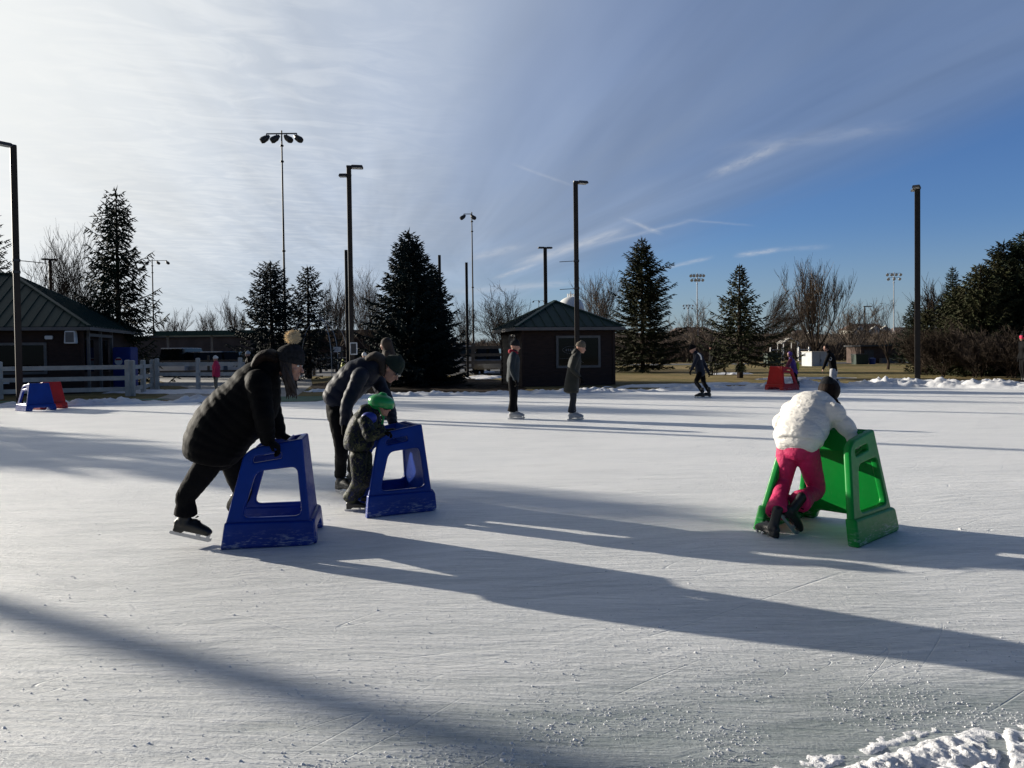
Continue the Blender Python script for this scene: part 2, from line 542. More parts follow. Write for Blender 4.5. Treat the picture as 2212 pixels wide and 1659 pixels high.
# shaded mulch and soil under the big trees, paths, car park, mats
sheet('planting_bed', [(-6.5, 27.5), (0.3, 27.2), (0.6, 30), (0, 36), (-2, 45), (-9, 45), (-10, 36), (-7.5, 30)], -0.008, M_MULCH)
sheet('path', [(-12, 25.2), (-7.2, 24.8), (-9.5, 36), (-15.5, 58), (-24, 75), (-36, 72), (-24, 50), (-14.5, 34)], -0.004, M_CONC)
sheet('car_park', [(-62, 47), (-14, 50), (-2, 48), (3.2, 52), (4, 100), (-90, 100)], -0.006, M_ASPHALT)
sheet('asphalt_path', [(6, 75), (70, 62), (75, 67), (8, 82)], -0.007, M_ASPHALT)
sheet('rubber_mat', [(-9.6, 23.0), (-6.0, 23.2), (-5.6, 25.9), (-9.3, 26.2)], 0.012, M_MAT)
sheet('turf_mat', [(-21, 24.0), (-11.6, 25.0), (-11.7, 25.9), (-21, 25.0)], 0.006, M_MAT)
sheet('turf_strip', [(-5.5, 25.75), (1.0, 26.6), (1.0, 27.0), (-5.5, 26.3)], 0.006, M_MAT)

# ---------------------------------------------------------------- snow mounds
def mound(name, pts, width, hgt, inset=0.0, seed=1, gaps=()):
    """lumpy shovelled ridge along a polyline; widths outward of the rink edge"""
    L = [0]
    for a, b in zip(pts, pts[1:]): L.append(L[-1] + (b - a).length)
    ns = int(L[-1] / 0.09); nw = 22
    vs = []
    for i in range(ns + 1):
        s = L[-1] * i / ns
        k = max(j for j in range(len(L)) if L[j] <= s + 1e-9); k = min(k, len(pts) - 2)
        t = (s - L[k]) / (L[k + 1] - L[k])
        p = pts[k].lerp(pts[k + 1], t)
        d = (pts[min(k + 2, len(pts) - 1)] - pts[max(k - 1, 0)]).normalized(); n = V((-d.y, d.x, 0))
        if n.y < 0: n = -n
        wv = width(p.x) * (0.85 + 0.5 * noise.noise(V((s * 0.35, seed, 0))))
        hv = hgt(p.x) * (0.9 + 0.9 * noise.noise(V((s * 0.5, seed + 4, 0))) + 0.5 * noise.noise(V((s * 1.7, seed + 9, 0))))
        for j in range(nw + 1):
            q = j / nw
            pr = min(1, q / 0.28) ** 0.7 * min(1, (1 - q) / 0.35) ** 0.8
            off = 0.12 * noise.noise(V((s * 1.3, seed, 5))) + 0.05 * noise.noise(V((s * 5, seed, 5)))
            r = p + n * (wv * q + off * (1 - q))
            lump = noise.fractal(V((r.x * 3.6, r.y * 3.6, seed)), 0.62, 2.1, 6)
            h = max(0, hv * pr * (1 + 0.55 * lump) + 0.03 * pr * lump)
            if j in (0, nw): h = -0.02
            vs.append((r.x, r.y, h))
    fs = []
    for i in range(ns):
        for j in range(nw):
            a = i * (nw + 1) + j
            fs.append((a, a + 1, a + nw + 2, a + nw + 1))
    me = bpy.data.meshes.new(name); me.from_pydata(vs, [], fs); me.update()
    if me.polygons[len(fs) // 2].normal.z < 0: me.flip_normals()
    o = link(name, me, M_SNOW, None, True)
    tag(o, kind='structure')
    return o
def hR(x):
    if x > 5: return 0.09 + min(0.13, (x - 5) * 0.012)
    if x > -5: return 0.10
    return 0.2
mound('snow_bank', EDGE[:6] + [EDGE[5].lerp(EDGE[6], 0.3)], lambda x: 1.1, lambda x: 0.07 if x < -14 else 0.15, seed=2)
mound('snow_bank', EDGE[7:], lambda x: 1.2 if x < 8 else 2.2, hR, seed=3)

def patch(c, rx, ry, h, seed, name='snow_patch'):
    vs = []; n = 26
    for i in range(n + 1):
        for j in range(n + 1):
            a = -1 + 2 * i / n; b = -1 + 2 * j / n
            r = math.hypot(a, b) + 0.45 * noise.noise(V((a * 2.2, b * 2.2, seed))) + 0.25 * noise.noise(V((a * 6, b * 6, seed)))
            z = h * max(-0.3, min(1, (0.75 - r) * 3)) * (1 + 0.5 * noise.noise(V((a * 5, b * 5, seed + 3))))
            vs.append((c.x + a * rx, c.y + b * ry, z - 0.012 * (z < 0)))
    fs = [(i * (n + 1) + j, (i + 1) * (n + 1) + j, (i + 1) * (n + 1) + j + 1, i * (n + 1) + j + 1) for i in range(n) for j in range(n)]
    me = bpy.data.meshes.new(name); me.from_pydata(vs, [], fs); me.update()
    tag(link(name, me, M_SNOW, None, True), kind='structure')
for k, (x, y, rx, ry) in enumerate(((395, 846, 2.6, 1.8), (1050, 815, 1.5, 3.0), (1035, 804, 1.2, 3.0), (520, 848, 1.8, 1.0), (2110, 778, 1.6, 1.5), (2140, 776, 1.4, 1.2), (2262, 780, 3, 2),
                                     (1430, 834, 2.5, 1.0), (1720, 818, 3.0, 0.9), (1560, 830, 2.0, 0.8), (1580, 808, 1.5, 0.8), (310, 846, 1.6, 1.2), (690, 845, .6, .5), (1790, 833, 1.5, .5))):
    patch(G(x, y), rx, ry, 0.07, k * 3.7)

# near bank, bottom right of the frame: coarse scraped snow
def near_bank():
    a = G(1180, 1705); b = G(2380, 1488)
    t = (b - a).normalized(); n = V((t.y, -t.x, 0))
    L = (b - a).length; W = 1.3; st = 0.008
    ni, nj = int(L / st), int(W / st)
    vs = []
    for i in range(ni + 1):
        for j in range(nj + 1):
            s = i * st; q = j * st
            wob = 0.10 * noise.noise(V((s * 3, 1.7, 0))) + 0.04 * noise.noise(V((s * 11, 4, 0)))
            p = a + t * s + n * (q - 0.02)
            e = max(0, min(1, (q + wob - 0.02) / 0.22))
            f = noise.fractal(V((p.x * 13, p.y * 13, 2.0)), 0.65, 2.2, 6)
            rd = 1 - abs(noise.noise(V((p.x * 5, p.y * 5, 8.0)))) * 2
            chop = noise.cell(V((p.x * 17 + f * 0.7, p.y * 17 + f, 3.0)))
            cl = max(0, noise.noise(V((p.x * 42, p.y * 42, 5))))
            h = -0.010 + e * (0.018 + 0.019 * f + 0.008 * rd + 0.006 * chop * e) + cl * 0.008 * min(1, e * 3)
            # a boot-edge furrow or two
            for (fx, fy, dx, dy) in ((1.18, 2.62, 0.55, 0.25), (1.75, 2.7, 0.35, 0.6)):
                dd = abs((p.x - fx) * dy - (p.y - fy) * dx) / math.hypot(dx, dy)
                if dd < 0.02: h -= 0.03 * (1 - dd / 0.02) * e
            vs.append((p.x, p.y, h))
    fs = [(i * (nj + 1) + j, i * (nj + 1) + j + 1, (i + 1) * (nj + 1) + j + 1, (i + 1) * (nj + 1) + j) for i in range(ni) for j in range(nj)]
    me = bpy.data.meshes.new('snow'); me.from_pydata(vs, [], fs); me.update()
    if me.polygons[0].normal.z < 0: me.flip_normals()
    tag(link('near_snow_bank', me, snow_material('near_snow', 0.1), None, True), kind='structure')
near_bank()

# shavings and crumbs of ice lying on the near ice
def crumbs():
    rnd = random.Random(5); mb = MB()
    for k in range(11000):
        if k < 8800:
            x = rnd.uniform(600, 2212); y = 1659 - abs(rnd.gauss(0, 120)) - (x - 1500) * 0.1
            if y < 1250: continue
            r = abs(rnd.gauss(0, 0.0013)) + 0.0008
        else:
            x = rnd.uniform(0, 2212); y = rnd.uniform(1120, 1650); r = abs(rnd.gauss(0, 0.0016)) + 0.0008
        p = G(x, y)
        if noise.noise(V((p.x * 2.2, p.y * 3.5, 4))) < rnd.uniform(-0.25, 0.3): continue
        if rnd.random() < 0.006: r *= 3.0
        a = rnd.uniform(0, 6.3)
        pts = []
        for i in range(6):
            q = a + i * 1.047
            rr = r * rnd.uniform(0.6, 1.4)
            pts.append(V((p.x + math.cos(q) * rr * 1.5, p.y + math.sin(q) * rr, 0.0)))
        top = [q.lerp(V((p.x, p.y, 0)), 0.45) + V((0, 0, r * rnd.uniform(0.7, 1.5))) for q in pts]
        mb.add(pts + top, [(i, (i + 1) % 6, 6 + (i + 1) % 6, 6 + i) for i in range(6)] + [tuple(range(6, 12))])
    o = mb.build('ice_crumbs', M_SNOW)
    tag(o, 'loose white ice crumbs scattered over the near ice', 'ice crumbs', kind='stuff')
crumbs()
# ================================================================ trees
def needle_mat(name, a, b_):
    m, nt, b, oc, gen = newmat(name)
    n = nz(nt, oc, 1.1, 3, 0.6); n2 = nz(nt, oc, 9.0, 2, 0.6)
    c = mixc(nt, n.ss(0.35, 0.65), a, b_)
    c = mixc(nt, n2.ss(0.45, 0.7) * 0.5, c, tuple(q * 2.0 for q in a))
    nt.links.new(c.k, b.inputs['Base Color']); b.inputs['Roughness'].default_value = 0.75
    b.inputs['Specular IOR Level'].default_value = 0.15
    return m
M_NEEDLE = needle_mat('spruce_needles', (0.008, 0.018, 0.010), (0.020, 0.022, 0.009))
M_BLUEN = needle_mat('blue_spruce_needles', (0.010, 0.020, 0.019), (0.007, 0.013, 0.011))
M_OLIVE = needle_mat('olive_needles', (0.022, 0.028, 0.010), (0.030, 0.026, 0.011))
M_BARK = M('bark', (0.045, 0.033, 0.025), 0.95, 0.5, 5, 0.6, 30, spec=0.1, bd=0.02)
M_TWIG = M('twigs', (0.17, 0.135, 0.105), 0.9, 0.35, 2, spec=0.1)
M_TWIGD = M('dark_twigs', (0.075, 0.058, 0.046), 0.9, 0.35, 2, spec=0.1)
M_REDTWIG = M('reddish_twigs', (0.050, 0.038, 0.029), 0.9, 0.4, 2, spec=0.1)

def spindle(mb, a, b, r):
    """needle-clad twig: narrow three-sided body, thickest a third of the way along"""
    t = b - a
    if t.length < 1e-4: return
    u, w = orth(t.normalized())
    m = a.lerp(b, 0.35)
    ring = [m + (u * math.cos(q) + w * math.sin(q)) * r for q in (0.3, 2.4, 4.5)]
    mb.add([a] + ring + [b], [(0, 1, 2), (0, 2, 3), (0, 3, 1), (4, 2, 1), (4, 3, 2), (4, 1, 3)])

def spruce(name_, x, top, Y, halfpx, label, seed=1, base=0.4, mat=None, droop=0.35, dense=1.0, shape=0.85, base_z=0.0, sx=None, group=None, lift=0.5, irr=0.3, twig=0.3, trunk_r=0.16, extra=()):
    rnd = random.Random(seed)
    c = XZ(x, Y); H = ZT(x, top, Y) - base_z
    rmax = halfpx / FPX * Y
    root = empty(name_, (c.x, c.y, base_z), label, 'tree', group)
    tr = MB(); cr_ = MB()
    pts = [V((0.05 * H * 0.02 * math.sin(i), 0.0, H * i / 8)) for i in range(9)]
    tr.path(pts, [trunk_r * (1 - i / 8.6) ** 0.8 for i in range(9)], 7)
    z = base
    while z < H * 0.985:
        f = (z - base) / (H - base)
        Lm = rmax * (1 - f) ** shape + 0.10
        nb = int(rnd.choice((5, 6, 7)) * dense) if f < 0.9 else 4
        a0 = rnd.uniform(0, 6.28)
        for k in range(nb):
            az = a0 + 6.283 * k / nb + rnd.uniform(-0.35, 0.35)
            L = Lm * rnd.uniform(1 - irr, 1.08) * (1.12 + 0.62 * (1 - 0.75 * f) * noise.noise(V((math.cos(az) * 1.3 + seed, math.sin(az) * 1.3, z * 0.9))))
            for (ea, ez, el) in extra:
                if abs(z - ez) < 0.3 and abs(math.atan2(math.sin(az - ea), math.cos(az - ea))) < 0.35: L *= el
            up = lift * (f ** 0.7) + rnd.uniform(-0.08, 0.12)
            dr = droop * (1 - f) + 0.02
            dirh = V((math.cos(az), math.sin(az), 0))
            n = 5; bp = []
            p0 = V((0, 0, z))
            for i in range(n + 1):
                t = i / n
                bp.append(p0 + dirh * (L * t) + V((0, 0, L * (up * t - dr * t + (dr * 0.9) * t * t * t))) + V((rnd.uniform(-1, 1), rnd.uniform(-1, 1), rnd.uniform(-.6, .6))) * 0.03 * L * t)
            cr_.path(bp, [0.028 * (1 - 0.8 * i / n) * (0.5 + L / 3) for i in range(n + 1)], 3, False)
            side = V((-dirh.y, dirh.x, 0))
            nt_ = max(5, int(L / 0.085 * dense))
            for i in range(nt_):
                t = 0.12 + 0.88 * (i + rnd.random()) / nt_
                q = t * n; j = min(int(q), n - 1)
                p = bp[j].lerp(bp[j + 1], q - j)
                tl = twig * (0.55 + 0.8 * (1 - t)) * min(1.0, 0.35 + L * 0.5) * rnd.uniform(0.7, 1.3)
                sgn = 1 if i % 2 else -1
                d = (side * sgn * rnd.uniform(0.5, 1.0) + dirh * rnd.uniform(0.25, 0.8) + V((0, 0, rnd.uniform(-0.9, 0.15) * (0.4 + droop * 1.2)))).normalized()
                e = p + d * tl
                spindle(cr_, p, e, 0.036)
                if rnd.random() < 0.75:
                    m = p.lerp(e, 0.5)
                    d2 = (d + side * sgn * 0.5 * rnd.uniform(-1, 1) + dirh * 0.6 + V((0, 0, -0.8 * rnd.random() * droop * 2))).normalized()
                    spindle(cr_, m, m + d2 * tl * 0.7, 0.032)
                if rnd.random() < 0.45:
                    spindle(cr_, p, p + (V((0, 0, 1)) * 0.6 + dirh * 0.8 + side * sgn * 0.3).normalized() * tl * 0.5, 0.03)
            spindle(cr_, bp[-2], bp[-1] + (bp[-1] - bp[-2]).normalized() * 0.16, 0.036)
        z += (0.16 + 0.14 * (1 - f)) * rnd.uniform(0.75, 1.25) / (0.7 + 0.3 * dense) * max(0.8, H / 7)
    for k in range(6):
        spindle(cr_, V((0, 0, H * (0.93 + 0.01 * k))), V((rnd.uniform(-.12, .12), rnd.uniform(-.12, .12), H * (0.965 + 0.012 * k))), 0.03)
    spindle(cr_, V((0, 0, H * 0.95)), V((0, 0, H)), 0.04)
    tr.build('trunk', M_BARK, root); cr_.build('crown', mat or M_NEEDLE, root)
    root.rotation_euler.z = 0
    return root

def bare_tree(name_, x, top, Y, halfpx, label, seed=1, mat=None, upright=0.5, nlimb=6, group=None, lean=(0, 0), fork=0.2, levels=3, tw=0.016, curl=0.25, base_z=0.0, kids=5, trunk_r=None, stems=1):
    rnd = random.Random(seed)
    c = XZ(x, Y); H = ZT(x, top, Y) - base_z; Wd = halfpx / FPX * Y
    root = empty(name_, (c.x, c.y, base_z), label, 'tree', group)
    tr = MB(); tws = MB()
    r0 = trunk_r or H * 0.018
    def grow(p, d, L, r, lev):
        n = 5; pts = [p]; q = p; dd = d.normalized()
        for i in range(n):
            dd = (dd + V((rnd.uniform(-1, 1), rnd.uniform(-1, 1), rnd.uniform(-0.7, 1))) * curl * (0.6 if lev < 1 else 1) + V((lean[0], lean[1], 0)) * 0.10 + V((0, 0, upright * 0.22))).normalized()
            q = q + dd * (L / n); pts.append(q)
        rr = [max(tw * 0.45, r * (1 - 0.72 * i / n)) for i in range(n + 1)]
        (tr if lev == 0 else tws).path(pts, rr, 5 if lev == 0 else 3, False)
        if lev >= levels: return
        nk = kids + (1 if lev == 0 else 0)
        for k in range(nk):
            t = 0.25 + 0.75 * (k + rnd.random()) / nk
            qq = t * n; j = min(int(qq), n - 1)
            pp = pts[j].lerp(pts[j + 1], qq - j)
            dl = (pts[j + 1] - pts[j]).normalized()
            u_, w_ = orth(dl); az = rnd.uniform(0, 6.28)
            spread = rnd.uniform(0.35, 0.85) * (1.15 - 0.5 * upright)
            nd = (dl + (u_ * math.cos(az) + w_ * math.sin(az)) * spread).normalized()
            grow(pp, nd, L * rnd.uniform(0.42, 0.68), max(tw, rr[j] * 0.6), lev + 1)
    th = H * fork
    for sidx in range(stems):
        off = V((0, 0, 0)) if stems == 1 else V((rnd.uniform(-.4, .4), rnd.uniform(-.4, .4), 0))
        tp = off + V((lean[0] * th * 0.3, lean[1] * th * 0.3, th))
        tr.path([off - V((0, 0, 0.1)), off.lerp(tp, 0.5) + V((rnd.uniform(-.05, .05), 0, 0)), tp], [r0 * 1.25, r0, r0 * 0.9], 7)
        for k in range(nlimb):
            az = 6.283 * k / nlimb + rnd.uniform(-0.4, 0.4)
            s = Wd / H * rnd.uniform(0.3, 1.25) if k else 0.05
            d = V((math.cos(az) * s * 1.9, math.sin(az) * s * 1.9, 1)).normalized()
            p = off.lerp(tp, rnd.uniform(0.75, 1.0))
            grow(p, d, (H - th) * rnd.uniform(0.62, 0.85), r0 * 0.55, 0)
    # scale crown to the wanted outline
    zs = max(v[2] for v in tws.v); xs = sorted(abs(v[0]) for v in tws.v)[int(len(tws.v) * 0.985)]
    kz = H * 1.06 / zs; kx = Wd / max(xs, 0.1)
    for mb in (tr, tws):
        mb.v = [(v[0] * kx if mb is tws or v[2] > th * 0.9 else v[0], v[1] * kx if mb is tws or v[2] > th * 0.9 else v[1], v[2] * kz) for v in mb.v]
    tr.build('trunk', M_BARK, root); tws.build('crown', mat or M_TWIG, root)
    return root

SG = 'spruces round the rink'
spruce('spruce_tree', -22, 405, 40, 72, 'dark spruce cut off by the left edge of the picture behind the larger kiosk', 3, 1.0, droop=0.5, dense=1.25, group=SG, irr=0.2)
spruce('spruce_tree', 258, 408, 37, 100, 'tall open dark spruce with drooping boughs right of the larger kiosk roof', 11, 0.6, droop=0.62, dense=1.15, group=SG, shape=0.7, irr=0.42, twig=0.46, extra=((0.1, 2.9, 1.35), (0.0, 2.2, 1.15), (0.2, 4.2, 1.15)), lift=0.65)
spruce('spruce_tree', 588, 566, 43, 88, 'left one of the two slim young spruces behind the woman in the black coat', 21, 0.5, mat=M_BLUEN, dense=1.2, shape=0.66, group=SG, twig=0.34, irr=0.35)
spruce('spruce_tree', 668, 577, 45, 68, 'right one of the two slim young spruces, beside the tall floodlight mast', 25, 0.9, mat=M_BLUEN, dense=1.1, shape=0.68, group=SG, twig=0.32, irr=0.4)
spruce('spruce_tree', 886, 498, 34, 112, 'largest and densest blue spruce, foliage down to the ground, left of the small kiosk', 31, 0.15, mat=M_BLUEN, dense=1.75, shape=0.86, group=SG, droop=0.2, twig=0.34, irr=0.22, trunk_r=0.2)
spruce('spruce_tree', 936, 575, 36, 58, 'dense lower spruce growing into the right side of the largest blue spruce', 33, 0.15, mat=M_BLUEN, dense=1.5, shape=0.7, group=SG, droop=0.2, twig=0.34, irr=0.25)
spruce('spruce_tree', 1388, 514, 50, 86, 'tall green spruce just right of the small kiosk', 41, 0.5, mat=M_OLIVE, dense=1.4, shape=0.78, group=SG, droop=0.2, twig=0.42, irr=0.3, lift=0.6, extra=((0.0, 6.2, 1.5), (0.1, 5.4, 1.35)))
spruce('spruce_tree', 1598, 574, 38, 112, 'narrow topped spruce with a bare lower trunk behind the red skating aid', 47, 0.9, mat=M_OLIVE, dense=1.0, shape=1.25, group=SG, droop=0.3, twig=0.3, irr=0.4)
spruce('spruce_tree', 1975, 652, 62, 42, 'small dark spruce behind the right-hand light pole', 52, 0.6, dense=1.2, shape=0.8, group=SG)
spruce('spruce_tree', 2058, 577, 66, 34, 'slender pointed spruce tip rising over the brown thicket', 55, 0.8, dense=1.3, shape=0.7, group=SG)
spruce('spruce_tree', 2118, 572, 37.5, 96, 'broad olive spruce at the left of the dark clump on the right', 61, 0.2, mat=M_OLIVE, dense=1.3, shape=0.75, group=SG, irr=0.35, twig=0.36)
spruce('spruce_tree', 2168, 522, 39, 100, 'tall ragged spruce in the middle of the dark clump on the right', 63, 0.2, mat=M_OLIVE, dense=1.4, shape=0.7, group=SG, irr=0.35, twig=0.4)
spruce('spruce_tree', 2212, 503, 38, 92, 'tallest spruce of the right-hand clump, cut off by the picture edge', 67, 0.2, mat=M_NEEDLE, dense=1.45, shape=0.75, group=SG, irr=0.3, twig=0.4)

BG = 'leafless trees beyond the rink'
bare_tree('bare_tree', 126, 480, 46, 72, 'fine-twigged leafless tree between the left edge spruce and the tall open spruce', 5, M_TWIGD, 0.6, 7, BG, kids=6, tw=0.017, fork=0.12)
bare_tree('bare_tree', 198, 560, 52, 60, 'leafless tree half hidden by the tall open spruce', 6, M_TWIGD, 0.4, 6, BG, tw=0.017)
bare_tree('bare_tree', 378, 664, 95, 34, 'small far leafless tree right of the tall open spruce', 7, M_TWIG, 0.7, 5, BG, tw=0.025)
bare_tree('bare_tree', 458, 658, 95, 42, 'far leafless tree standing over the carport roof', 8, M_TWIG, 0.5, 6, BG, tw=0.025)
bare_tree('bare_tree', 516, 636, 98, 36, 'upright far leafless tree at the right end of the carport', 9, M_TWIG, 0.8, 6, BG, tw=0.025)
bare_tree('bare_tree', 728, 592, 62, 46, 'large leafless tree left of the double headed light pole', 10, M_TWIG, 0.5, 7, BG, kids=6, tw=0.018, fork=0.15)
bare_tree('bare_tree', 800, 575, 64, 48, 'large leafless tree between the double headed light pole and the blue spruce', 12, M_TWIG, 0.5, 7, BG, kids=6, tw=0.018, fork=0.15)
bare_tree('bare_tree', 1008, 645, 80, 34, 'leafless tree behind the two headless posts', 13, M_TWIGD, 0.3, 6, BG, tw=0.022)
bare_tree('bare_tree', 1090, 608, 62, 68, 'crooked wide leafless tree behind the left of the small kiosk roof', 14, M_TWIGD, 0.2, 7, BG, kids=6, tw=0.017, fork=0.2, curl=0.35)
bare_tree('bare_tree', 1298, 583, 80, 48, 'rounded leafless tree between the middle light pole and the green spruce', 15, M_TWIG, 0.5, 7, BG, kids=6, tw=0.022)
bare_tree('bare_tree', 1500, 648, 85, 62, 'low leafless tree left of the narrow topped spruce', 16, M_TWIG, 0.2, 6, BG, tw=0.022)
bare_tree('bare_tree', 1650, 608, 60, 72, 'windswept leafless tree leaning right behind the narrow topped spruce', 17, M_TWIGD, 0.25, 7, BG, lean=(1.6, 0), kids=6, tw=0.017, fork=0.12)
bare_tree('bare_tree', 1706, 650, 74, 46, 'small leafless tree between the windswept tree and the vase shaped tree', 117, M_TWIG, 0.25, 6, BG, lean=(0.8, 0), tw=0.02)
bare_tree('bare_tree', 1762, 560, 72, 60, 'vase shaped leafless tree rising behind the grey utility cabinet', 18, M_TWIG, 0.95, 9, BG, kids=6, tw=0.019, fork=0.17, curl=0.12)
bare_tree('bare_tree', 1838, 652, 78, 56, 'bushy leafless tree right of the vase shaped tree', 19, M_TWIG, 0.4, 7, BG, kids=5, tw=0.02, lean=(0.4, 0))
bare_tree('bare_tree', 1918, 646, 50, 44, 'crooked small leafless tree left of the right-hand light pole', 20, M_TWIGD, 0.15, 5, BG, kids=4, tw=0.016, curl=0.4)
bare_tree('bare_tree', 2028, 600, 48, 40, 'brown leafless tree against the slender pointed spruce', 22, M_REDTWIG, 0.7, 7, BG, kids=6, tw=0.017)

spruce('spruce_tree', 2003, 668, 44, 46, 'low dark spruce behind the right-hand light pole, nearer than the slender tip', 151, 0.2, mat=M_OLIVE, dense=1.3, shape=0.75, group=SG)
spruce('spruce_tree', 2070, 618, 39, 74, 'middling olive spruce stepping up towards the dark clump', 153, 0.2, mat=M_OLIVE, dense=1.3, shape=0.72, group=SG, irr=0.35)
SH = 'bare shrubs at the edge of the dark clump'
for k, (x, y, Y, hw, l) in enumerate(((1985, 700, 39, 46, 'reddish bare shrub spreading behind the right-hand light pole'),
                                      (2045, 692, 36, 60, 'big reddish many-stemmed shrub at the left of the dark clump'),
                                      (2120, 696, 35, 62, 'dense dark shrub in the middle of the clump'),
                                      (2195, 700, 34, 56, 'dense dark shrub near the right picture edge'),
                                      (2250, 700, 33, 46, 'dark shrub cut off by the right picture edge'))):
    bare_tree('shrub', x, y, Y, hw, l, 70 + k, M_REDTWIG if k < 2 else M_TWIGD, 0.15, 8, SH, fork=0.06, stems=3, kids=5, tw=0.013, trunk_r=0.035, curl=0.35)['category'] = 'shrub'

# trees left of the frame, whose shadows fall across the ice
OT = 'spruces left of the picture'
def off_spruce(x, y, h, r, seed, lab):
    root = spruce('spruce_tree', 1106, 700, 40, 50, lab, seed, 0.3, dense=1.2, group=OT)
    # rebuilt to size: scale the finished tree and move it
    H0 = max(v.co.z for v in root.children[1].data.vertices); R0 = 50 / FPX * 40
    root.location = (x, y, 0); root.scale = (r / R0, r / R0, h / H0)
    return root

# far wood
def far_wood():
    rnd = random.Random(77); mb = MB()
    for k in range(5200):
        Y = rnd.uniform(105, 170); x = rnd.uniform(-0.78, 0.8) * Y
        xn = x / Y
        if -0.02 < xn < 0.05 and rnd.random() < 0.3: continue
        h = (3.2 + 2.3 * noise.noise(V((x * 0.05, Y * 0.02, 0))) + 1.2 * noise.noise(V((x * 0.3, 3, 0)))) * rnd.uniform(0.7, 1.25) * Y / 125
        h *= 1.15 if xn > 0.2 else 0.95
        p = V((x, Y, 0)); t = V((x + rnd.uniform(-.5, .5), Y, h * 0.62))
        mb.path([p, p.lerp(t, .5) + V((rnd.uniform(-.2, .2), 0, 0)), t], [0.10, 0.07, 0.05], 3, False)
        for j in range(7):
            s = p.lerp(t, rnd.uniform(0.25, 1)); e = s + V((rnd.uniform(-1.2, 1.2), rnd.uniform(-1, 1), rnd.uniform(0.5, 1.8)))
            mb.path([s, s.lerp(e, .5) + V((rnd.uniform(-.2, .2), 0, 0.1)), e], [0.05, 0.035, 0.02], 3, False)
            for i in range(2):
                s2 = s.lerp(e, rnd.uniform(.3, .9)); e2 = s2 + V((rnd.uniform(-.7, .7), rnd.uniform(-.5, .5), rnd.uniform(.1, .9)))
                mb.tube(s2, e2, 0.028, 0.015, 3, False)
    o = mb.build('far_wood', M_TWIG)
    tag(o, 'far band of leafless brown trees along the horizon', 'wood', kind='stuff')
    mb = MB()
    for k in range(2600):
        Y = rnd.uniform(85, 120); x = rnd.uniform(-0.8, 0.85) * Y
        if x / Y < 0.15 and rnd.random() < 0.6: continue
        p = V((x, Y, 0))
        for j in range(7):
            e = p + V((rnd.uniform(-1, 1), rnd.uniform(-.8, .8), rnd.uniform(0.6, 2.3)))
            mb.tube(p + V((rnd.uniform(-.4, .4), 0, 0)), e, 0.05, 0.02, 3, False)
    o = mb.build('brush', M_TWIGD)
    tag(o, 'low tangle of brown brush in front of the far wood', 'brush', kind='stuff')
far_wood()

# rising ground on the horizon
def hills():
    mb = MB(); n = 90; vs = []
    for j, Y in enumerate((185, 235, 420)):
        for i in range(n + 1):
            x = -420 + 840 * i / n
            h = (0, 4.2 + 1.8 * noise.noise(V((x * 0.012, 1, 0))) + (1.8 if x > 0 else 0), 0)[j]
            vs.append((x, Y, h))
    fs = [(j * (n + 1) + i, j * (n + 1) + i + 1, (j + 1) * (n + 1) + i + 1, (j + 1) * (n + 1) + i) for j in range(2) for i in range(n)]
    mb.add(vs, fs)
    o = mb.build('hills', M('brown_slope', (0.075, 0.058, 0.045), 0.95, 0.4, 0.2, spec=0.05)); tag(o, kind='structure')
hills()

off_spruce(-28, 23.0, 8.9, 2.2, 81, 'spruce outside the left edge whose top shades the middle of the rink')
off_spruce(-34, 27.6, 8.4, 2.4, 82, 'second spruce outside the left edge, farther back')
off_spruce(-33, 24.9, 8.0, 2.0, 83, 'third spruce outside the left edge, lowest of the row')

off_spruce(-36, 39.5, 12.0, 3.3, 86, 'spruce outside the left edge behind the larger kiosk')
# ================================================================ buildings and street furniture
M_SIDING = M('dark_red_siding', (0.036, 0.019, 0.013), 0.7, 0.3, 3, 0.3, 40, spec=0.3, stretch=(1, 1, 6))
M_TRIM = M('grey_trim', (0.13, 0.122, 0.115), 0.6, 0.15, 4)
M_ROOF = M('green_metal_roof', (0.010, 0.036, 0.029), 0.55, 0.2, 1.5, 0.1, 8, spec=0.3)
M_GLASSD = M('dark_window_glass', (0.004, 0.005, 0.005), 0.06, 0.1, 2, 0.05, 2.5, spec=0.2, bd=0.01)
M_DOOR = M('door_paint', (0.10, 0.075, 0.06), 0.5, 0.2, 4)
M_GREYW = M('weathered_white_vinyl', (0.50, 0.465, 0.41), 0.55, 0.2, 3, 0.2, 25)
M_WOOD = M('weathered_wood', (0.09, 0.078, 0.066), 0.85, 0.35, 4, 0.5, 30, stretch=(1, 1, 4))
M_POLE = M('bronze_pole_paint', (0.024, 0.020, 0.017), 0.55, 0.15, 4, spec=0.2)
M_GALV = M('galvanised_pole', (0.36, 0.36, 0.37), 0.4, 0.2, 3, metal=0.5)
M_DARKM = M('dark_metal', (0.03, 0.03, 0.032), 0.45, 0.2, 5)
M_LENS = M('lamp_glass', (0.62, 0.62, 0.60), 0.15, 0.1, 5, spec=0.8)
M_WHITE = M('white_paint', (0.72, 0.72, 0.71), 0.5, 0.12, 4)
M_YELLOW = M('yellow_plastic', (0.60, 0.62, 0.05), 0.5, 0.1, 4)
M_BRICK = M('brown_brick', (0.075, 0.048, 0.038), 0.9, 0.3, 3)
M_BLUEP = M('blue_panel', (0.015, 0.04, 0.22), 0.4, 0.15, 3)

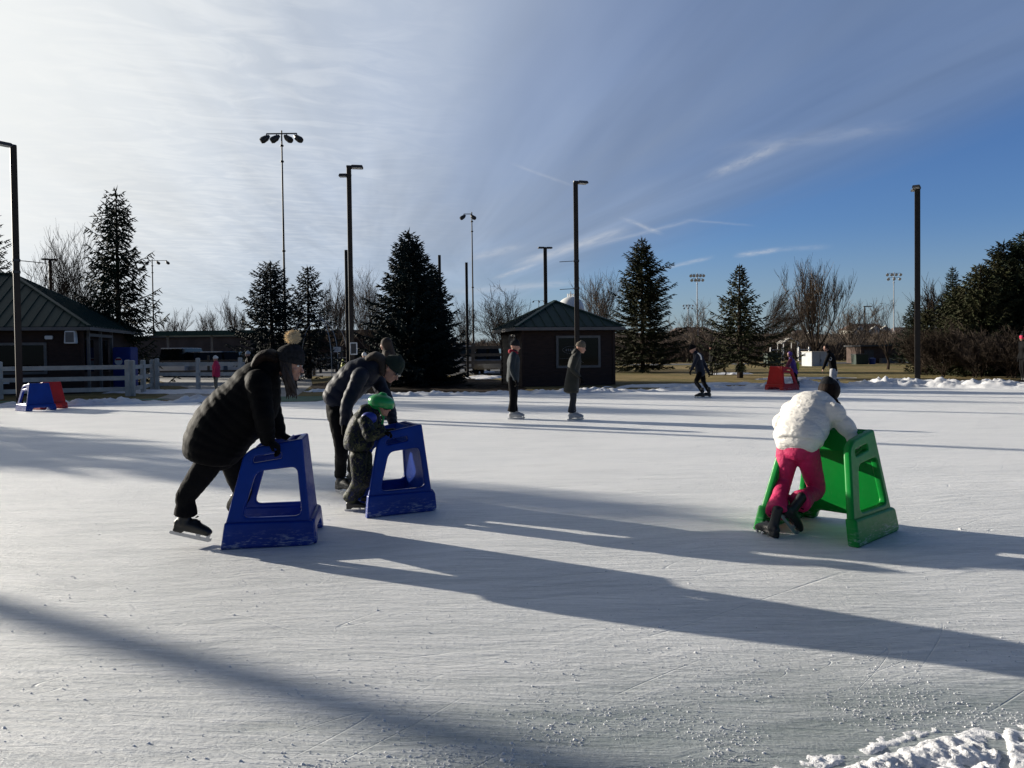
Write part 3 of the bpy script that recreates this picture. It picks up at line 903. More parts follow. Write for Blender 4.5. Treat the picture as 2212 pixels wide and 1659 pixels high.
def kiosk(corner, zeave, phi, Wd, Dp, label, rise, left_door=False, win=None, speaker=False):
    """hip-roofed kiosk; corner = front eave corner, x runs along the front"""
    root = empty('kiosk', (corner[0], corner[1], 0), label, 'kiosk', None, phi)
    oh = 0.38
    H = zeave - 0.12
    mb = MB(); bh = 0.19; nb = int(H / bh) + 1
    def wall(a, b):
        a = V(a); b = V(b); t = (b - a).normalized(); n = V((t.y, -t.x, 0))
        vs = []; fs = []
        for k in range(nb):
            z0 = k * bh; z1 = min(z0 + bh, H)
            if z1 <= z0: break
            i = len(vs)
            vs += [a + n * 0.036 + V((0, 0, z0)), b + n * 0.036 + V((0, 0, z0)), b + n * 0.002 + V((0, 0, z1)), a + n * 0.002 + V((0, 0, z1)), a + V((0, 0, z0)), b + V((0, 0, z0))]
            fs += [(i, i + 1, i + 2, i + 3), (i, i + 4, i + 5, i + 1)]
        mb.add(vs, fs)
    x0, x1, y0, y1 = oh, Wd - oh, oh, Dp - oh
    wall((x0, y0, 0), (x1, y0, 0)); wall((x1, y0, 0), (x1, y1, 0)); wall((x1, y1, 0), (x0, y1, 0)); wall((x0, y1, 0), (x0, y0, 0))
    for (x, y) in ((x0, y0), (x1, y0), (x1, y1), (x0, y1)):
        mb.box((x, y, H / 2), (0.11, 0.11, H))
    mb.build('wall', M_SIDING, root)
    # roof: four slopes, or a ridge when deeper or wider
    hgt = rise; half = min(Wd, Dp) / 2
    if Wd >= Dp: ra, rb = V((half, Dp / 2, zeave + hgt)), V((Wd - half, Dp / 2, zeave + hgt))
    else: ra, rb = V((Wd / 2, half, zeave + hgt)), V((Wd / 2, Dp - half, zeave + hgt))
    A, B, C_, D_ = V((0, 0, zeave)), V((Wd, 0, zeave)), V((Wd, Dp, zeave)), V((0, Dp, zeave))
    rf = MB()
    if Wd >= Dp: faces = [(A, B, rb, ra), (B, C_, rb, rb), (C_, D_, ra, rb), (D_, A, ra, ra)]
    else: faces = [(A, B, ra, ra), (B, C_, rb, ra), (C_, D_, rb, rb), (D_, A, ra, rb)]
    for (p, q, r_, s_) in faces:
        if (r_ - s_).length < 1e-6: rf.add([p, q, r_], [(0, 1, 2)])
        else: rf.add([p, q, r_, s_], [(0, 1, 2, 3)])
        # standing seams
        t = (q - p).normalized(); L = (q - p).length
        top = (r_ + s_) / 2
        nrm = (q - p).cross(top - p).normalized()
        updir = nrm.cross(t).normalized()
        if updir.z < 0: updir = -updir
        ns = int(L / 0.42)
        for k in range(1, ns):
            b0 = p + t * (L * k / ns)
            # run up to the hip
            d = min((b0 - p).length, (q - b0).length)
            tlen = min(d, half) / math.sqrt(max(1e-6, updir.x ** 2 + updir.y ** 2)) * 1.0
            rf.bar(b0 + nrm * 0.015, b0 + updir * tlen + nrm * 0.015, 0.028, 0.045, nrm)
    for (p, q) in ((A, ra), (B, ra if Wd < Dp else rb), (C_, rb), (D_, rb if Wd < Dp else ra)):
        rf.bar(p + V((0, 0, .02)), q + V((0, 0, .02)), 0.16, 0.05)
    if (ra - rb).length > 0.01: rf.bar(ra + V((0, 0, .03)), rb + V((0, 0, .03)), 0.16, 0.05)
    rf.add([A - V((0, 0, .02)), B - V((0, 0, .02)), C_ - V((0, 0, .02)), D_ - V((0, 0, .02))], [(3, 2, 1, 0)])
    roof = rf.build('roof', M_ROOF, root)
    fa = MB()
    for (p, q) in ((A, B), (B, C_), (C_, D_), (D_, A)):
        fa.bar(p - V((0, 0, .085)), q - V((0, 0, .085)), 0.05, 0.13)
    fa.build('gutter', M_TRIM, roof)
    def window(xc, zc, w_, h_, mull=1):
        f = MB(); fr = 0.10
        y = y0 - 0.045
        for (cx_, cz_, a, b) in ((xc, zc + h_ / 2 - fr / 2, w_, fr), (xc, zc - h_ / 2 + fr / 2, w_, fr)):
            f.box((cx_, y, cz_), (a, 0.07, b))
        for s in (-1, 1): f.box((xc + s * (w_ / 2 - fr / 2), y, zc), (fr, 0.07, h_ - 2 * fr))
        for k in range(mull): f.box((xc - w_ / 2 + w_ * (k + 1) / (mull + 1), y + 0.01, zc), (0.035, 0.05, h_ - 2 * fr))
        wn = f.build('window', M_TRIM, root, bevel=0.006)
        g = MB(); g.box((xc, y + 0.012, zc), (w_ - 2 * fr, 0.012, h_ - 2 * fr)); g.build('pane', M_GLASSD, wn)
    for wdw in (win or []): window(*wdw)
    if left_door:
        d = MB(); yc = y0 + (y1 - y0) * 0.42
        d.box((x0 - 0.04, yc, 1.02), (0.05, 0.95, 2.04)); dr = d.build('door', M_DOOR, root)
        f = MB()
        for s in (-1, 1): f.box((x0 - 0.05, yc + s * 0.53, 1.05), (0.06, 0.10, 2.1))
        f.box((x0 - 0.05, yc, 2.15), (0.06, 1.16, 0.10)); f.build('door_frame', M_TRIM, dr)
        h = MB(); h.sphere((x0 - 0.10, yc - 0.36, 1.0), 0.035); h.build('handle', M_GALV, dr)
    return root, (x0, x1, y0, y1)

def oval_sign(root, xc, zc, y):
    m = MB(); n = 22; f = lambda r, t: V((xc + .36 * r * math.cos(t), y, zc + .15 * r * math.sin(t)))
    for i in range(n):
        m.tube(f(1, 6.2832 * i / n), f(1, 6.2832 * (i + 1) / n), .012, n=4)
    for k in range(5): m.box((xc - .2 + .1 * k, y, zc), (.05, .008, .10))
    m.build('oval_sign', M_TRIM, root)
    m = MB(); m.bar((xc - .5, y, zc - .36), (xc + .28, y, zc - .36), .01, .012); m.bar((xc + .28, y, zc - .36), (xc + .55, y, zc - .55), .01, .012); m.build('ledge_line', M_TRIM, root)
PHI = R(13)
kc = P(1114, 706, 31.0)
zE = kc.z
Wk = 4.75
k1, kb = kiosk((kc.x, kc.y), zE, PHI, Wk, Wk, 'small dark red wooden kiosk with green hip roof at the far side of the rink', 1.22, True, [(2.78, 1.42, 1.95, 1.36, 1)])
oval_sign(k1, 2.45, 1.50, 0.38 - 0.045)
# big kiosk on the left: its front right eave corner is seen
bc = P(193, 705, 30.0)
Wb, Db = 15.0, 8.5
ux = V((math.cos(PHI), math.sin(PHI), 0))
o_ = V((bc.x, bc.y, 0)) - ux * Wb
k2, kb2 = kiosk((o_.x, o_.y), bc.z, PHI, Wb, Db, 'larger kiosk with green hip roof behind the fence at the left edge', 2.45, False,
                [(Wb - 2.75, 1.42, 2.2, 1.25, 1), (Wb - 5.6, 1.42, 2.2, 1.25, 1), (Wb - 9.0, 1.42, 2.2, 1.25, 1)])
sp = MB(); sp.box((0, 0, 0), (0.42, 0.30, 0.50), taper=(0.86, 1)); sp_o = sp.build('loudspeaker', M_WHITE, k2, bevel=0.02)
sp_o.location = (Wb - 0.72, 0.16, bc.z - 0.42)
sp = MB(); sp.box((0, -0.158, 0), (0.30, 0.01, 0.40)); sp.build('grille', M_TRIM, sp_o)
lt = MB(); lt.box((Wb - 1.55, 0.30, bc.z - 0.42), (0.28, 0.12, 0.14)); lt.build('wall_lamp', M_WHITE, k2, bevel=0.02)
# porch side: posts and shutters on the right flank
pm = MB()
for yy in (0.6, 2.2, 3.8): pm.box((Wb - 0.22, yy, bc.z / 2 - 0.06), (0.10, 0.10, bc.z - 0.12))
pm.box((Wb - 0.22, 2.2, bc.z - 0.32), (0.09, 3.3, 0.12)); pm.build('porch_frame', M_TRIM, k2)
for yy in (1.1, 3.1):
    pm = MB(); pm.box((Wb - 0.335, yy, 1.5), (0.03, 1.0, 1.3)); pm.build('serving_hatch', M_GLASSD, k2)
sn = MB(); sn.box((Wb - 3.1, 0.33, 0.55), (0.22, 0.01, 0.22)); sn.build('notice', M_WHITE, k2)

# ---------------- plank fences
def fence(name, pts, z0, hgt, nr, label, mat, rail=0.14, post=0.12, gaps=None, sp=2.4, group='rail fences'):
    root = empty('fence', (pts[0][0], pts[0][1], 0), label, 'fence', group)
    b = V((pts[0][0], pts[0][1], 0))
    zs = z0 if isinstance(z0, (list, tuple)) else [z0] * len(pts)
    P3 = [V((p[0], p[1], z)) - b for p, z in zip(pts, zs)]
    for a, c in zip(P3, P3[1:]):
        L = (c - a).length; n = max(1, round(L / sp))
        for k in range(nr):
            z = hgt * (k + 0.62) / nr
            m = MB(); m.bar(a + V((0, 0, z)), c + V((0, 0, z)), 0.045, rail); m.build('rail', mat, root)
        for k in range(n + 1):
            if k == n and c is not P3[-1]: continue
            p = a.lerp(c, k / n)
            m = MB(); m.box(p + V((0, 0, hgt / 2 + 0.02)), (post, post, hgt + 0.10))
            m.box(p + V((0, 0, hgt + 0.09)), (post + 0.02, post + 0.02, 0.04), taper=(0.5, 0.5)); m.build('post', mat, root)
    return root
f0 = G(-260, 867); f1 = G(0, 862); f2 = G(277, 855)
fence('f', [(f0.x, f0.y), (f1.x, f1.y), (f2.x, f2.y)], 0, 1.22, 3, 'weathered white three-rail fence in front of the larger kiosk', M_GREYW, post=0.15, rail=0.155, sp=2.9)
g1 = G(279, 852); g2 = G(330, 843)
fence('f', [(f2.x + 0.12, f2.y + 0.1), (g2.x, g2.y)], 0, 1.2, 3, 'short return of white fence at the corner by the larger kiosk', M_GREYW, post=0.15, rail=0.15, sp=1.8)
g3 = G(400, 845); g4 = G(520, 843); g5 = G(600, 838)
fence('f', [(g2.x + .2, g2.y), (g4.x, g4.y), (g5.x, g5.y)], 0, 1.25, 3, 'white three-rail fence behind the child in the pink jacket', M_GREYW, post=0.14, rail=0.15, sp=2.2)
h1 = P(643, 824, 42); h2 = P(716, 797, 60)
fence('f', [(h1.x, h1.y), (h2.x, h2.y)], [h1.z + 0.05, h2.z], 1.15, 2, 'two-rail wooden fence along the path going away to the sign post', M_WOOD, rail=0.2, post=0.16, sp=3.6)
p1 = XZ(955, 45); p2 = XZ(1090, 44)
fence('f', [(p1.x, p1.y), (p2.x, p2.y)], ZT(1000, 793, 44.5), 1.3, 3, 'wooden fence in front of the parked cars left of the small kiosk', M_WOOD, rail=0.17, post=0.2, sp=2.3)
p1 = XZ(340, 50); p2 = XZ(560, 50)
fence('f', [(p1.x, p1.y), (p2.x, p2.y)], 0.0, 1.35, 2, 'low dark rail fence in front of the car park', M_WOOD, rail=0.13, post=0.13, sp=3.2)

# ---------------- rink light poles
PG = 'rink light poles'
def light_pole(x, base, top, Y, heads, label, rods=(), wpx=0.155, z0=0.0, group=PG, z1=None):
    c = XZ(x, Y); H = (ZT(x, top, Y)) - z0
    root = empty('light_pole', (c.x, c.y, z0), label, 'light pole', group, -math.atan2(x - CX, FPX) + R(4))
    m = MB(); m.box((0, 0, H / 2), (wpx, wpx, H)); m.box((0, 0, 0.02), (wpx * 2, wpx * 2, 0.04)); m.build('pole', M_POLE, root, bevel=0.012)
    for (ang, dz) in heads:
        d = V((math.cos(ang), math.sin(ang), 0))
        h = MB(); fm = frame(V((0, 0, H + 0.02 + dz)), d, UP)
        ks = 0.7 if dz else 1.0
        h.box((0.26 * ks, 0, -0.02), (0.42 * ks, 0.28 * ks, 0.09), fm, taper=(0.82, 0.85)); h.box((0.02, 0, -0.02), (0.2, 0.09, 0.08), fm)
        hd = h.build('lamp_head', M_DARKM, root, bevel=0.01)
        l = MB(); l.box((0.27 * ks, 0, -0.072), (0.32 * ks, 0.2 * ks, 0.012), fm); l.build('lens', M_LENS, hd)
    for (zr, ln, ang) in rods:
        d = V((math.cos(ang), math.sin(ang), 0)); r_ = MB()
        r_.tube(V((0, 0, zr)) + d * 0.05, V((0, 0, zr)) + d * ln - V((0, 0, 0.03)), 0.013, n=6)
        r_.box((0, 0, zr), (wpx + 0.03, wpx + 0.03, 0.07)); r_.build('banner_arm', M_DARKM, root)
    return root
light_pole(40, 865, 315, 22.6, [(R(200), 0)], 'light pole at the far left, its lamp pointing left', [(4.35, 0.75, 0.1), (4.0, 0.1, 0)], wpx=0.17)
light_pole(760, 853, 360, 25, [(R(-5), 0), (R(165), -0.28)], 'light pole with two lamp heads between the bending adult and the woman in black', wpx=0.15)
light_pole(1247, 850, 393, 27.6, [(R(20), 0)], 'light pole in front of the small kiosk with two thin banner arms', [(4.72, 0.62, R(185)), (3.72, 0.62, R(185))], wpx=0.165)
light_pole(1982, 830, 406, 29.3, [(R(100), 0), (R(-100), 0)], 'light pole on the right between the bare trees', wpx=0.19)
light_pole(1180, 800, 535, 48, [(R(10), 0), (R(190), 0)], 'light pole rising behind the small kiosk roof', wpx=0.22)
light_pole(113, 800, 560, 47, [(R(20), 0), (R(160), 0)], 'light pole seen through the leafless tree on the left', wpx=0.17)
op = light_pole(1106, 800, 400, 20, [(0, 0)], 'light pole outside the left edge whose shadow crosses the nearest ice', wpx=0.20)
op.location = (-22.8, 15.38, 0); op.scale = (1, 1, 2.0)
PGN = 'headless netting posts'
for x, top, Y, l in ((751, 540, 38, 'tall post without lamp beside the double headed light pole'), (952, 551, 42, 'tall post without lamp behind the largest blue spruce'), (1010, 567, 44, 'tall post without lamp left of the small kiosk')):
    c = XZ(x, Y); H = ZT(x, top, Y)
    m = MB(); m.box((0, 0, H / 2), (0.15, 0.15, H)); o = m.build('post', M_POLE, None, bevel=0.01); o.name = 'tall_post'
    o.location = c; o.rotation_euler.z = -math.atan2(x - CX, FPX) + R(4); tag(o, l, 'post', PGN)

# framed board on the double-headed pole
bp = P(764, 753, 24.7); root = empty('pole_sign', bp, 'white framed board fixed low on the double headed light pole', 'sign')
m = MB(); m.box((0, 0, 0), (0.24, 0.03, 0.40)); m.build('frame', M_WHITE, root, bevel=0.01)
m = MB(); m.box((0, -0.02, 0), (0.17, 0.02, 0.33)); m.build('panel', M_DARKM, root)

# ---------------- sports floodlights
FG = 'floodlight masts'
def flood(x, top, Y, rows, label, wide=3.0, r=0.13, lit=False, side=0.0, n=4, base=0.0, arrows=True):
    c = XZ(x, Y); H = ZT(x, top, Y)
    root = empty('floodlight_mast', (c.x, c.y, base), label, 'floodlight', FG)
    m = MB(); m.path([(0, 0, 0), (0, 0, H * .35), (0, 0, H * .35 + .01), (0, 0, H)], [r, r * .82, r * .7, r * .45], 10)
    for zz_ in (H * .35, H * .5, H - 2.6, H - 1.3): m.tube((0, 0, zz_), (0, 0, zz_ + .12), r * 1.1, n=10)
    m.build('mast', M_GALV if lit else M_POLE, root)
    for rr in range(rows):
        z = H - 0.25 - rr * 1.05
        wd = wide * (1 - 0.15 * rr); nn = n - rr if rows > 1 else n
        b = MB(); b.box((side, 0, z), (wd, 0.09, 0.09)); b.build('crossarm', M_GALV if lit else M_DARKM, root)
        for k in range(nn):
            px = side - wd / 2 + wd * k / max(1, nn - 1)
            s = -1 if px < side else 1
            lm = MB()
            d = V((s * (0.45 if not lit else 0.15), -1 if lit else -0.25, -0.55)).normalized()
            q = V((px, 0, z - 0.12))
            lm.tube((px, 0, z), q - V((0, 0, .12)), 0.045, n=6)
            q = q - V((0, 0, .22))
            if lit: lm.path([q - d * .28, q - d * .2, q + d * .05, q + d * .2], [.08, .2, .34, .38], 10)
            else: lm.path([q - d * .2 + V((-s * .1, 0, .05)), q, q + d * .28 + V((s * .12, 0, 0)), q + d * .42 + V((s * .2, 0, 0))], [.1, .24, .28, .2], 10)
            lo = lm.build('lamp', M_GALV if lit else M_DARKM, root)
            if lit:
                l2 = MB(); l2.tube(q + d * .2, q + d * .22, .37, n=10); l2.build('lens', M_LENS, lo)
    return root
flood(617, 282, 63, 1, 'tall dark floodlight mast with four lamps over the slim spruces', wide=2.5)
flood(1023, 458, 100, 1, 'slim floodlight mast with lamps turned left, beside the headless posts', wide=1.1, r=0.16, side=-0.5, n=2)
flood(1507, 590, 180, 2, 'floodlight mast with two rows of lamps right of the green spruce', wide=3.0, r=0.2, lit=True, n=5)
flood(1487, 657, 300, 2, 'farther floodlight mast left of the two-row mast', wide=3.6, r=0.3, lit=True, n=4)
flood(1931, 588, 185, 2, 'floodlight mast with two rows of lamps left of the right-hand light pole', wide=3.2, r=0.2, lit=True, n=4)
flood(333, 560, 144, 1, 'floodlight mast seen through the boughs of the tall open spruce', wide=3.6, r=0.2, n=3, side=1.0)
flood(1165, 648, 300, 1, 'tiny far floodlight over the left slope of the small kiosk roof', wide=4, r=0.2, n=3)
c = XZ(1868, 118); H = ZT(1868, 662, 118)
root = empty('street_lamp', c, 'street lamp with one arm before the white apartment blocks', 'street lamp')
m = MB(); m.path([(0, 0, 0), (0, 0, H)], [.16, .1], 8); m.build('pole', M_POLE, root)
m = MB(); m.box((0.45, 0, H), (1.3, .28, .14)); m.build('lamp_head', M_DARKM, root)

# ---------------- water tower
c = XZ(1234, 420); zt = ZT(1234, 637, 420)
root = empty('water_tower', c, 'pale domed water tower behind the small kiosk roof', 'water tower')
m = MB(); m.sphere((0, 0, zt - 8.2), 7.6, nu=28, nv=16, sc=(1, 1, .95)); m.build('tank', M_WHITE, root, True)
m = MB(); m.path([(0, 0, 0), (0, 0, 4), (0, 0, zt - 15), (0, 0, zt - 12)], [5, 2.2, 2.2, 4.5], 16); m.build('stem', M_WHITE, root)
m = MB()
for k in range(10):
    a = 6.283 * k / 10; m.tube((1.8 * math.cos(a), 1.8 * math.sin(a), zt - 1.1), (1.8 * math.cos(a), 1.8 * math.sin(a), zt + .5), .16, n=4)
for k in range(10):
    a = 6.283 * k / 10; b_ = 6.283 * (k + 1) / 10; m.tube((1.8 * math.cos(a), 1.8 * math.sin(a), zt + .4), (1.8 * math.cos(b_), 1.8 * math.sin(b_), zt + .4), .14, n=4)
m.tube((0, 0, zt - 1), (0, 0, zt + 1.8), .3, n=6); m.build('railing', M_WHITE, root)

# ---------------- carport with cars
root = empty('carport', XZ(440, 64), 'long flat green roofed carport over the parked cars', 'carport')
m = MB(); m.box((0.4, 1.8, 3.35), (8.8, 4.2, 0.40)); m.build('roof', M_ROOF, root)
for x in (-3.1, 0.62, 4.0):
    m = MB(); m.box((x, 0.2, 1.58), (.14, .14, 3.15)); m.build('post', M_TRIM, root)
root = empty('building', XZ(430, 84), 'low brown building behind the carport', 'building')
m = MB(); m.box((0, 0, 1.7), (22, 6, 3.4)); m.build('wall', M('brown_wall', (.10, .07, .055), .9, .25, 1), root)
m = MB(); m.box((0, 0, 3.5), (22.6, 6.6, .2)); m.build('roof', M_DARKM, root)

CARM = {k: M('car_paint_' + k, c_, 0.25, 0.05, 3, spec=0.6, coat=0.6) for k, c_ in dict(white=(.68, .69, .70), silver=(.32, .33, .35), grey=(.10, .105, .11), blue=(.10, .16, .24), green=(.05, .09, .08)).items()}
M_TYRE = M('tyre', (.015, .015, .016), .8, .2, 8)
def car(x, Y, rz, col, kind, label, group='cars parked behind the fences', z0=0.0):
    c = XZ(x, Y); root = empty('car', (c.x, c.y, z0), label, 'car', group, rz)
    if kind == 'suv': prof = [(-2.2, .35), (-2.25, .8), (-2.2, 1.0), (2.15, .95), (2.25, .7), (2.2, .35)]; roof = [(-2.1, 1.0), (-1.95, 1.68), (.35, 1.7), (1.15, .98)]
    elif kind == 'van': prof = [(-2.4, .35), (-2.45, 1.05), (2.3, 1.05), (2.45, .8), (2.4, .35)]; roof = [(-2.4, 1.05), (-2.3, 1.95), (1.2, 1.95), (1.95, 1.05)]
    elif kind == 'truck': prof = [(-2.7, .5), (-2.7, 1.15), (-.6, 1.15), (-.6, 1.1), (2.5, 1.08), (2.65, .8), (2.6, .5)]; roof = [(-.55, 1.1), (-.5, 1.85), (.85, 1.85), (1.35, 1.1)]
    else: prof = [(-2.2, .3), (-2.25, .75), (-2.0, .92), (2.1, .85), (2.25, .6), (2.2, .3)]; roof = [(-1.75, .92), (-1.1, 1.42), (.3, 1.44), (1.05, .9)]
    m = MB(); m.prism(prof, 1.78); body = m.build('body', CARM[col], root, bevel=0.05, smooth=False)
    m = MB()
    n = len(roof)
    vs = [V((p[0], s * (0.86 if i in (0, n - 1) else 0.70), p[1])) for s in (-1, 1) for i, p in enumerate(roof)]
    m.add(vs, [tuple(range(n)), tuple(range(n, 2 * n))[::-1]] + [((i + 1) % n, i, n + i, n + (i + 1) % n) for i in range(n)])
    m.build('windows', M_GLASSD, root)
    m = MB(); m.box(((roof[1][0] + roof[2][0]) / 2, 0, roof[1][1] + .02), (abs(roof[2][0] - roof[1][0]) + .1, 1.42, .07)); m.build('roof', CARM[col], root, bevel=0.02)
    for (wx, wy) in ((-1.4, -.85), (-1.4, .85), (1.4, -.85), (1.4, .85)):
        m = MB(); m.tube((wx, wy - .1, .34), (wx, wy + .1, .34), .34, n=16); t = m.build('wheel', M_TYRE, root)
        m = MB(); m.tube((wx, wy + (.105 if wy > 0 else -.105), .34), (wx, wy + (.115 if wy > 0 else -.115), .34), .2, n=12); m.build('rim', M_GALV, t)
    for s in (-1, 1):
        m = MB(); m.box((2.2 if kind != 'truck' else 2.62, s * .65, .72), (.08, .32, .14)); m.build('headlight', M_LENS, root)
    return root
car(400, 54, R(92), 'white', 'van', 'white van under the left part of the carport')
car(444, 54.5, R(88), 'silver', 'suv', 'silver car under the carport beside the white van')
car(478, 54, R(91), 'white', 'suv', 'white car under the carport left of the woman in black')
car(512, 54.3, R(93), 'blue', 'suv', 'pale blue car at the right end of the carport')
car(543, 54, R(90), 'white', 'sedan', 'white low car between the carport and the slim spruces')
car(352, 54.5, R(95), 'grey', 'sedan', 'dark car left of the white van')
car(1000, 52, R(97), 'white', 'truck', 'white pickup truck behind the wooden fence beside the blue spruce')
car(1022, 56, R(80), 'silver', 'sedan', 'silver car between the pickup truck and the grey car')
car(1062, 50, R(84), 'grey', 'suv', 'dark grey car behind the wooden fence next to the small kiosk')

# ---------------- dark hut, notice, picnic table, cone, arches
root = empty('park_building', XZ(800, 74), 'low dark building with flat roof behind the path', 'building')
m = MB(); m.box((0, 2, 1.75), (13, 5, 3.5)); m.build('wall', M_SIDING, root)
m = MB(); m.box((0, 1.8, 3.62), (14, 6, .24)); m.build('roof', M_DARKM, root)
m = MB(); m.box((-3.0, -.52, 1.05), (.95, .04, 2.1)); m.build('door', M_DOOR, root)
c = P(728, 755, 60); root = empty('notice_sign', (c.x, c.y, 0), 'small white notice on posts at the end of the path fence', 'sign')
m = MB(); m.box((0, 0, c.z), (.58, .04, .40)); m.build('board', M_WHITE, root)
m = MB()
for k in range(4): m.box((-.02 + .02 * (k % 2), -.023, c.z + .12 - k * .075), (.42 - .06 * (k % 2), .006, .022))
m.build('print', M_TRIM, root)
for s in (-1, 1):
    m = MB(); m.box((s * .34, 0, (c.z + .3) / 2), (.07, .07, c.z + .3)); m.build('post', M_WOOD, root)
c = P(736, 785, 63); root = empty('picnic_table', (c.x, c.y, c.z - .3), 'pale picnic table behind the yellow cone', 'picnic table')
m = MB(); m.box((0, 0, .76), (1.6, .75, .06)); m.build('table_top', M_GREYW, root)
for s in (-1, 1):
    m = MB(); m.box((0, s * .65, .45), (1.6, .26, .05)); m.build('seat', M_GREYW, root)
    m = MB(); m.bar((s * .55, -.7, 0), (s * .55, 0, .75), .06, .1); m.bar((s * .55, .7, 0), (s * .55, 0, .75), .06, .1); m.build('leg', M_WOOD, root)
c = P(741, 796, 50); root = empty('safety_cone', (c.x, c.y, c.z), 'yellow caution cone on the path left of the bending adult', 'cone')
m = MB(); m.path([(0, 0, 0.02), (0, 0, .62)], [.17, .04], 14); m.build('cone', M_YELLOW, root, smooth=False)
m = MB(); m.box((0, 0, .01), (.4, .4, .03)); m.build('base', M_YELLOW, root)
AG = 'arched hoops over the path'
for k, (xa, Y, w_, top_) in enumerate(((672, 40, 44, 676), (690, 43, 40, 690), (716, 47, 34, 700))):
    c = XZ(xa, Y); hw = w_ / FPX * Y; zt = ZT(xa, top_, Y)
    m = MB(); pts = [(-hw * math.cos(t) * (1 - .0 * t), .2 * math.sin(t), zt * math.sin(t) ** .6) for t in [math.pi * i / 22 for i in range(23)]]
    m.path(pts, .018, 5); o = m.build('arch_hoop', M_GALV)
    o.location = c; tag(o, ('front', 'second', 'rearmost')[k] + ' thin metal hoop arching over the path by the slim spruces', 'arch', AG)

# vending machine by the larger kiosk
c = P(271, 775, 33.5); root = empty('vending_machine', (c.x, c.y, 0), 'blue vending machine with a round emblem by the larger kiosk porch', 'vending machine')
m = MB(); m.box((0, 0, .93), (.78, .7, 1.86)); m.build('cabinet', M_BLUEP, root, bevel=0.03)
m = MB(); m.tube((-.12, -.36, 1.25), (-.12, -.366, 1.25), .17, n=20); e = m.build('emblem', M_WHITE, root)
m = MB(); m.box((-.12, -.37, 1.33), (.26, .006, .08)); m.build('red_band', M('emblem_red', (.45, .03, .03), .5), e)
m = MB(); m.box((.28, -.36, 1.05), (.14, .02, .5)); m.build('coin_panel', M_DARKM, root)

# ---------------- right background
c = P(1758, 795, 62); zc = c.z
root = empty('utility_cabinet', (c.x, c.y, zc), 'pale grey utility cabinet standing on the grass left of the skater in light trousers', 'cabinet', None, R(8))
m = MB(); m.box((.2, .2, .66), (1.42, 1.6, 1.32)); m.build('body', M('cabinet_paint', (.42, .44, .46), .55, .1, 2), root, bevel=0.02)
m = MB(); m.box((.2, .2, 1.34), (1.5, 1.68, .05)); m.build('lid', M_GREYW, root)
m = MB(); m.box((.2, -.61, .64), (.02, .012, 1.16)); m.build('door_gap', M_DARKM, root)
m = MB(); m.box((.27, -.62, .62), (.03, .03, .2)); m.build('handle', M_DARKM, root)

root = empty('gate_shelter', XZ(1708, 92), 'white open gabled shelter frame beyond the grass', 'shelter')
for s in (-1, 1):
    for y in (0, 2):
        m = MB(); m.box((s * .85, y, 1.05), (.09, .09, 2.1)); m.build('post', M_WHITE, root)
for y in (0, 2):
    m = MB(); m.bar((-1.1, y, 2.05), (0, y, 2.7), .08, .12); m.bar((1.1, y, 2.05), (0, y, 2.7), .08, .12); m.build('gable', M_WHITE, root)
m = MB(); m.add([(-1.1, -.1, 2.08), (-1.1, 2.1, 2.08), (0, 2.1, 2.75), (0, -.1, 2.75), (1.1, -.1, 2.08), (1.1, 2.1, 2.08)], [(0, 1, 2, 3), (3, 2, 5, 4)]); m.build('roof', M_GREYW, root)
WG = 'white paddock rails beyond the grass'
def rails(x0, x1, Y, z, label):
    a = XZ(x0, Y); b_ = XZ(x1, Y); return fence('f', [(a.x, a.y), (b_.x, b_.y)], z, 1.5, 3, label, M_WHITE, rail=0.12, post=0.16, sp=2.6, group=WG)
rails(1665, 1690, 88, 0, 'white rails left of the gabled shelter frame')
rails(1726, 1748, 88, 0, 'white rails right of the gabled shelter frame')
GB = 'dark rubbish bins'
for x, Y, l in ((1668, 60, 'dark green bin behind the narrow topped spruce'), (1857, 66, 'dark bin left of the brick shed')):
    c = XZ(x, Y); root = empty('rubbish_bin', (c.x, c.y, ZT(x, 791, Y) - .0), l, 'bin', GB)
    m = MB(); m.box((0, 0, .5), (1.0, .9, 1.0), taper=(1.08, 1.08)); m.build('bin', M('bin_green' if x < 1700 else 'bin_black', (.012, .03, .02), .6), root)
    m = MB(); m.box((0, 0, 1.04), (1.14, 1.02, .08)); m.build('lid', M_DARKM, root)

c = XZ(1898, 70); root = empty('brick_shed', (c.x, c.y, -.55), 'low brown brick shed with a blue bin at its door', 'shed')
m = MB(); m.box((0, 1.5, 1.05), (3.3, 3, 2.1)); m.build('wall', M_BRICK, root)
m = MB(); m.box((0, 1.4, 2.16), (3.7, 3.5, .14)); m.build('roof', M_DARKM, root)
m = MB(); m.box((-.9, -.02, .9), (.9, .04, 1.7)); m.build('doorway', M_DARKM, root)
m = MB(); m.box((1.1, -.3, .5), (2.2, .5, 1.0)); m.build('counter', M_TRIM, root)
c = XZ(1884, 66); root = empty('recycling_bin', (c.x, c.y, -.45), 'small blue bin before the brick shed', 'bin')
m = MB(); m.path([(0, 0, 0), (0, 0, .85)], [.24, .28], 14); m.build('body', M_BLUEP, root)
m = MB(); m.path([(0, 0, .85), (0, 0, .95), (0, 0, 1.0)], [.3, .3, .1], 14); m.build('lid', M_BLUEP, root)
c = P(2036, 783, 58); root = empty('picnic_table', (c.x, c.y, c.z - .0), 'pale picnic table in front of the right-hand thicket', 'picnic table')
m = MB(); m.box((0, 0, .74), (1.8, .8, .06)); m.build('table_top', M_WHITE, root)
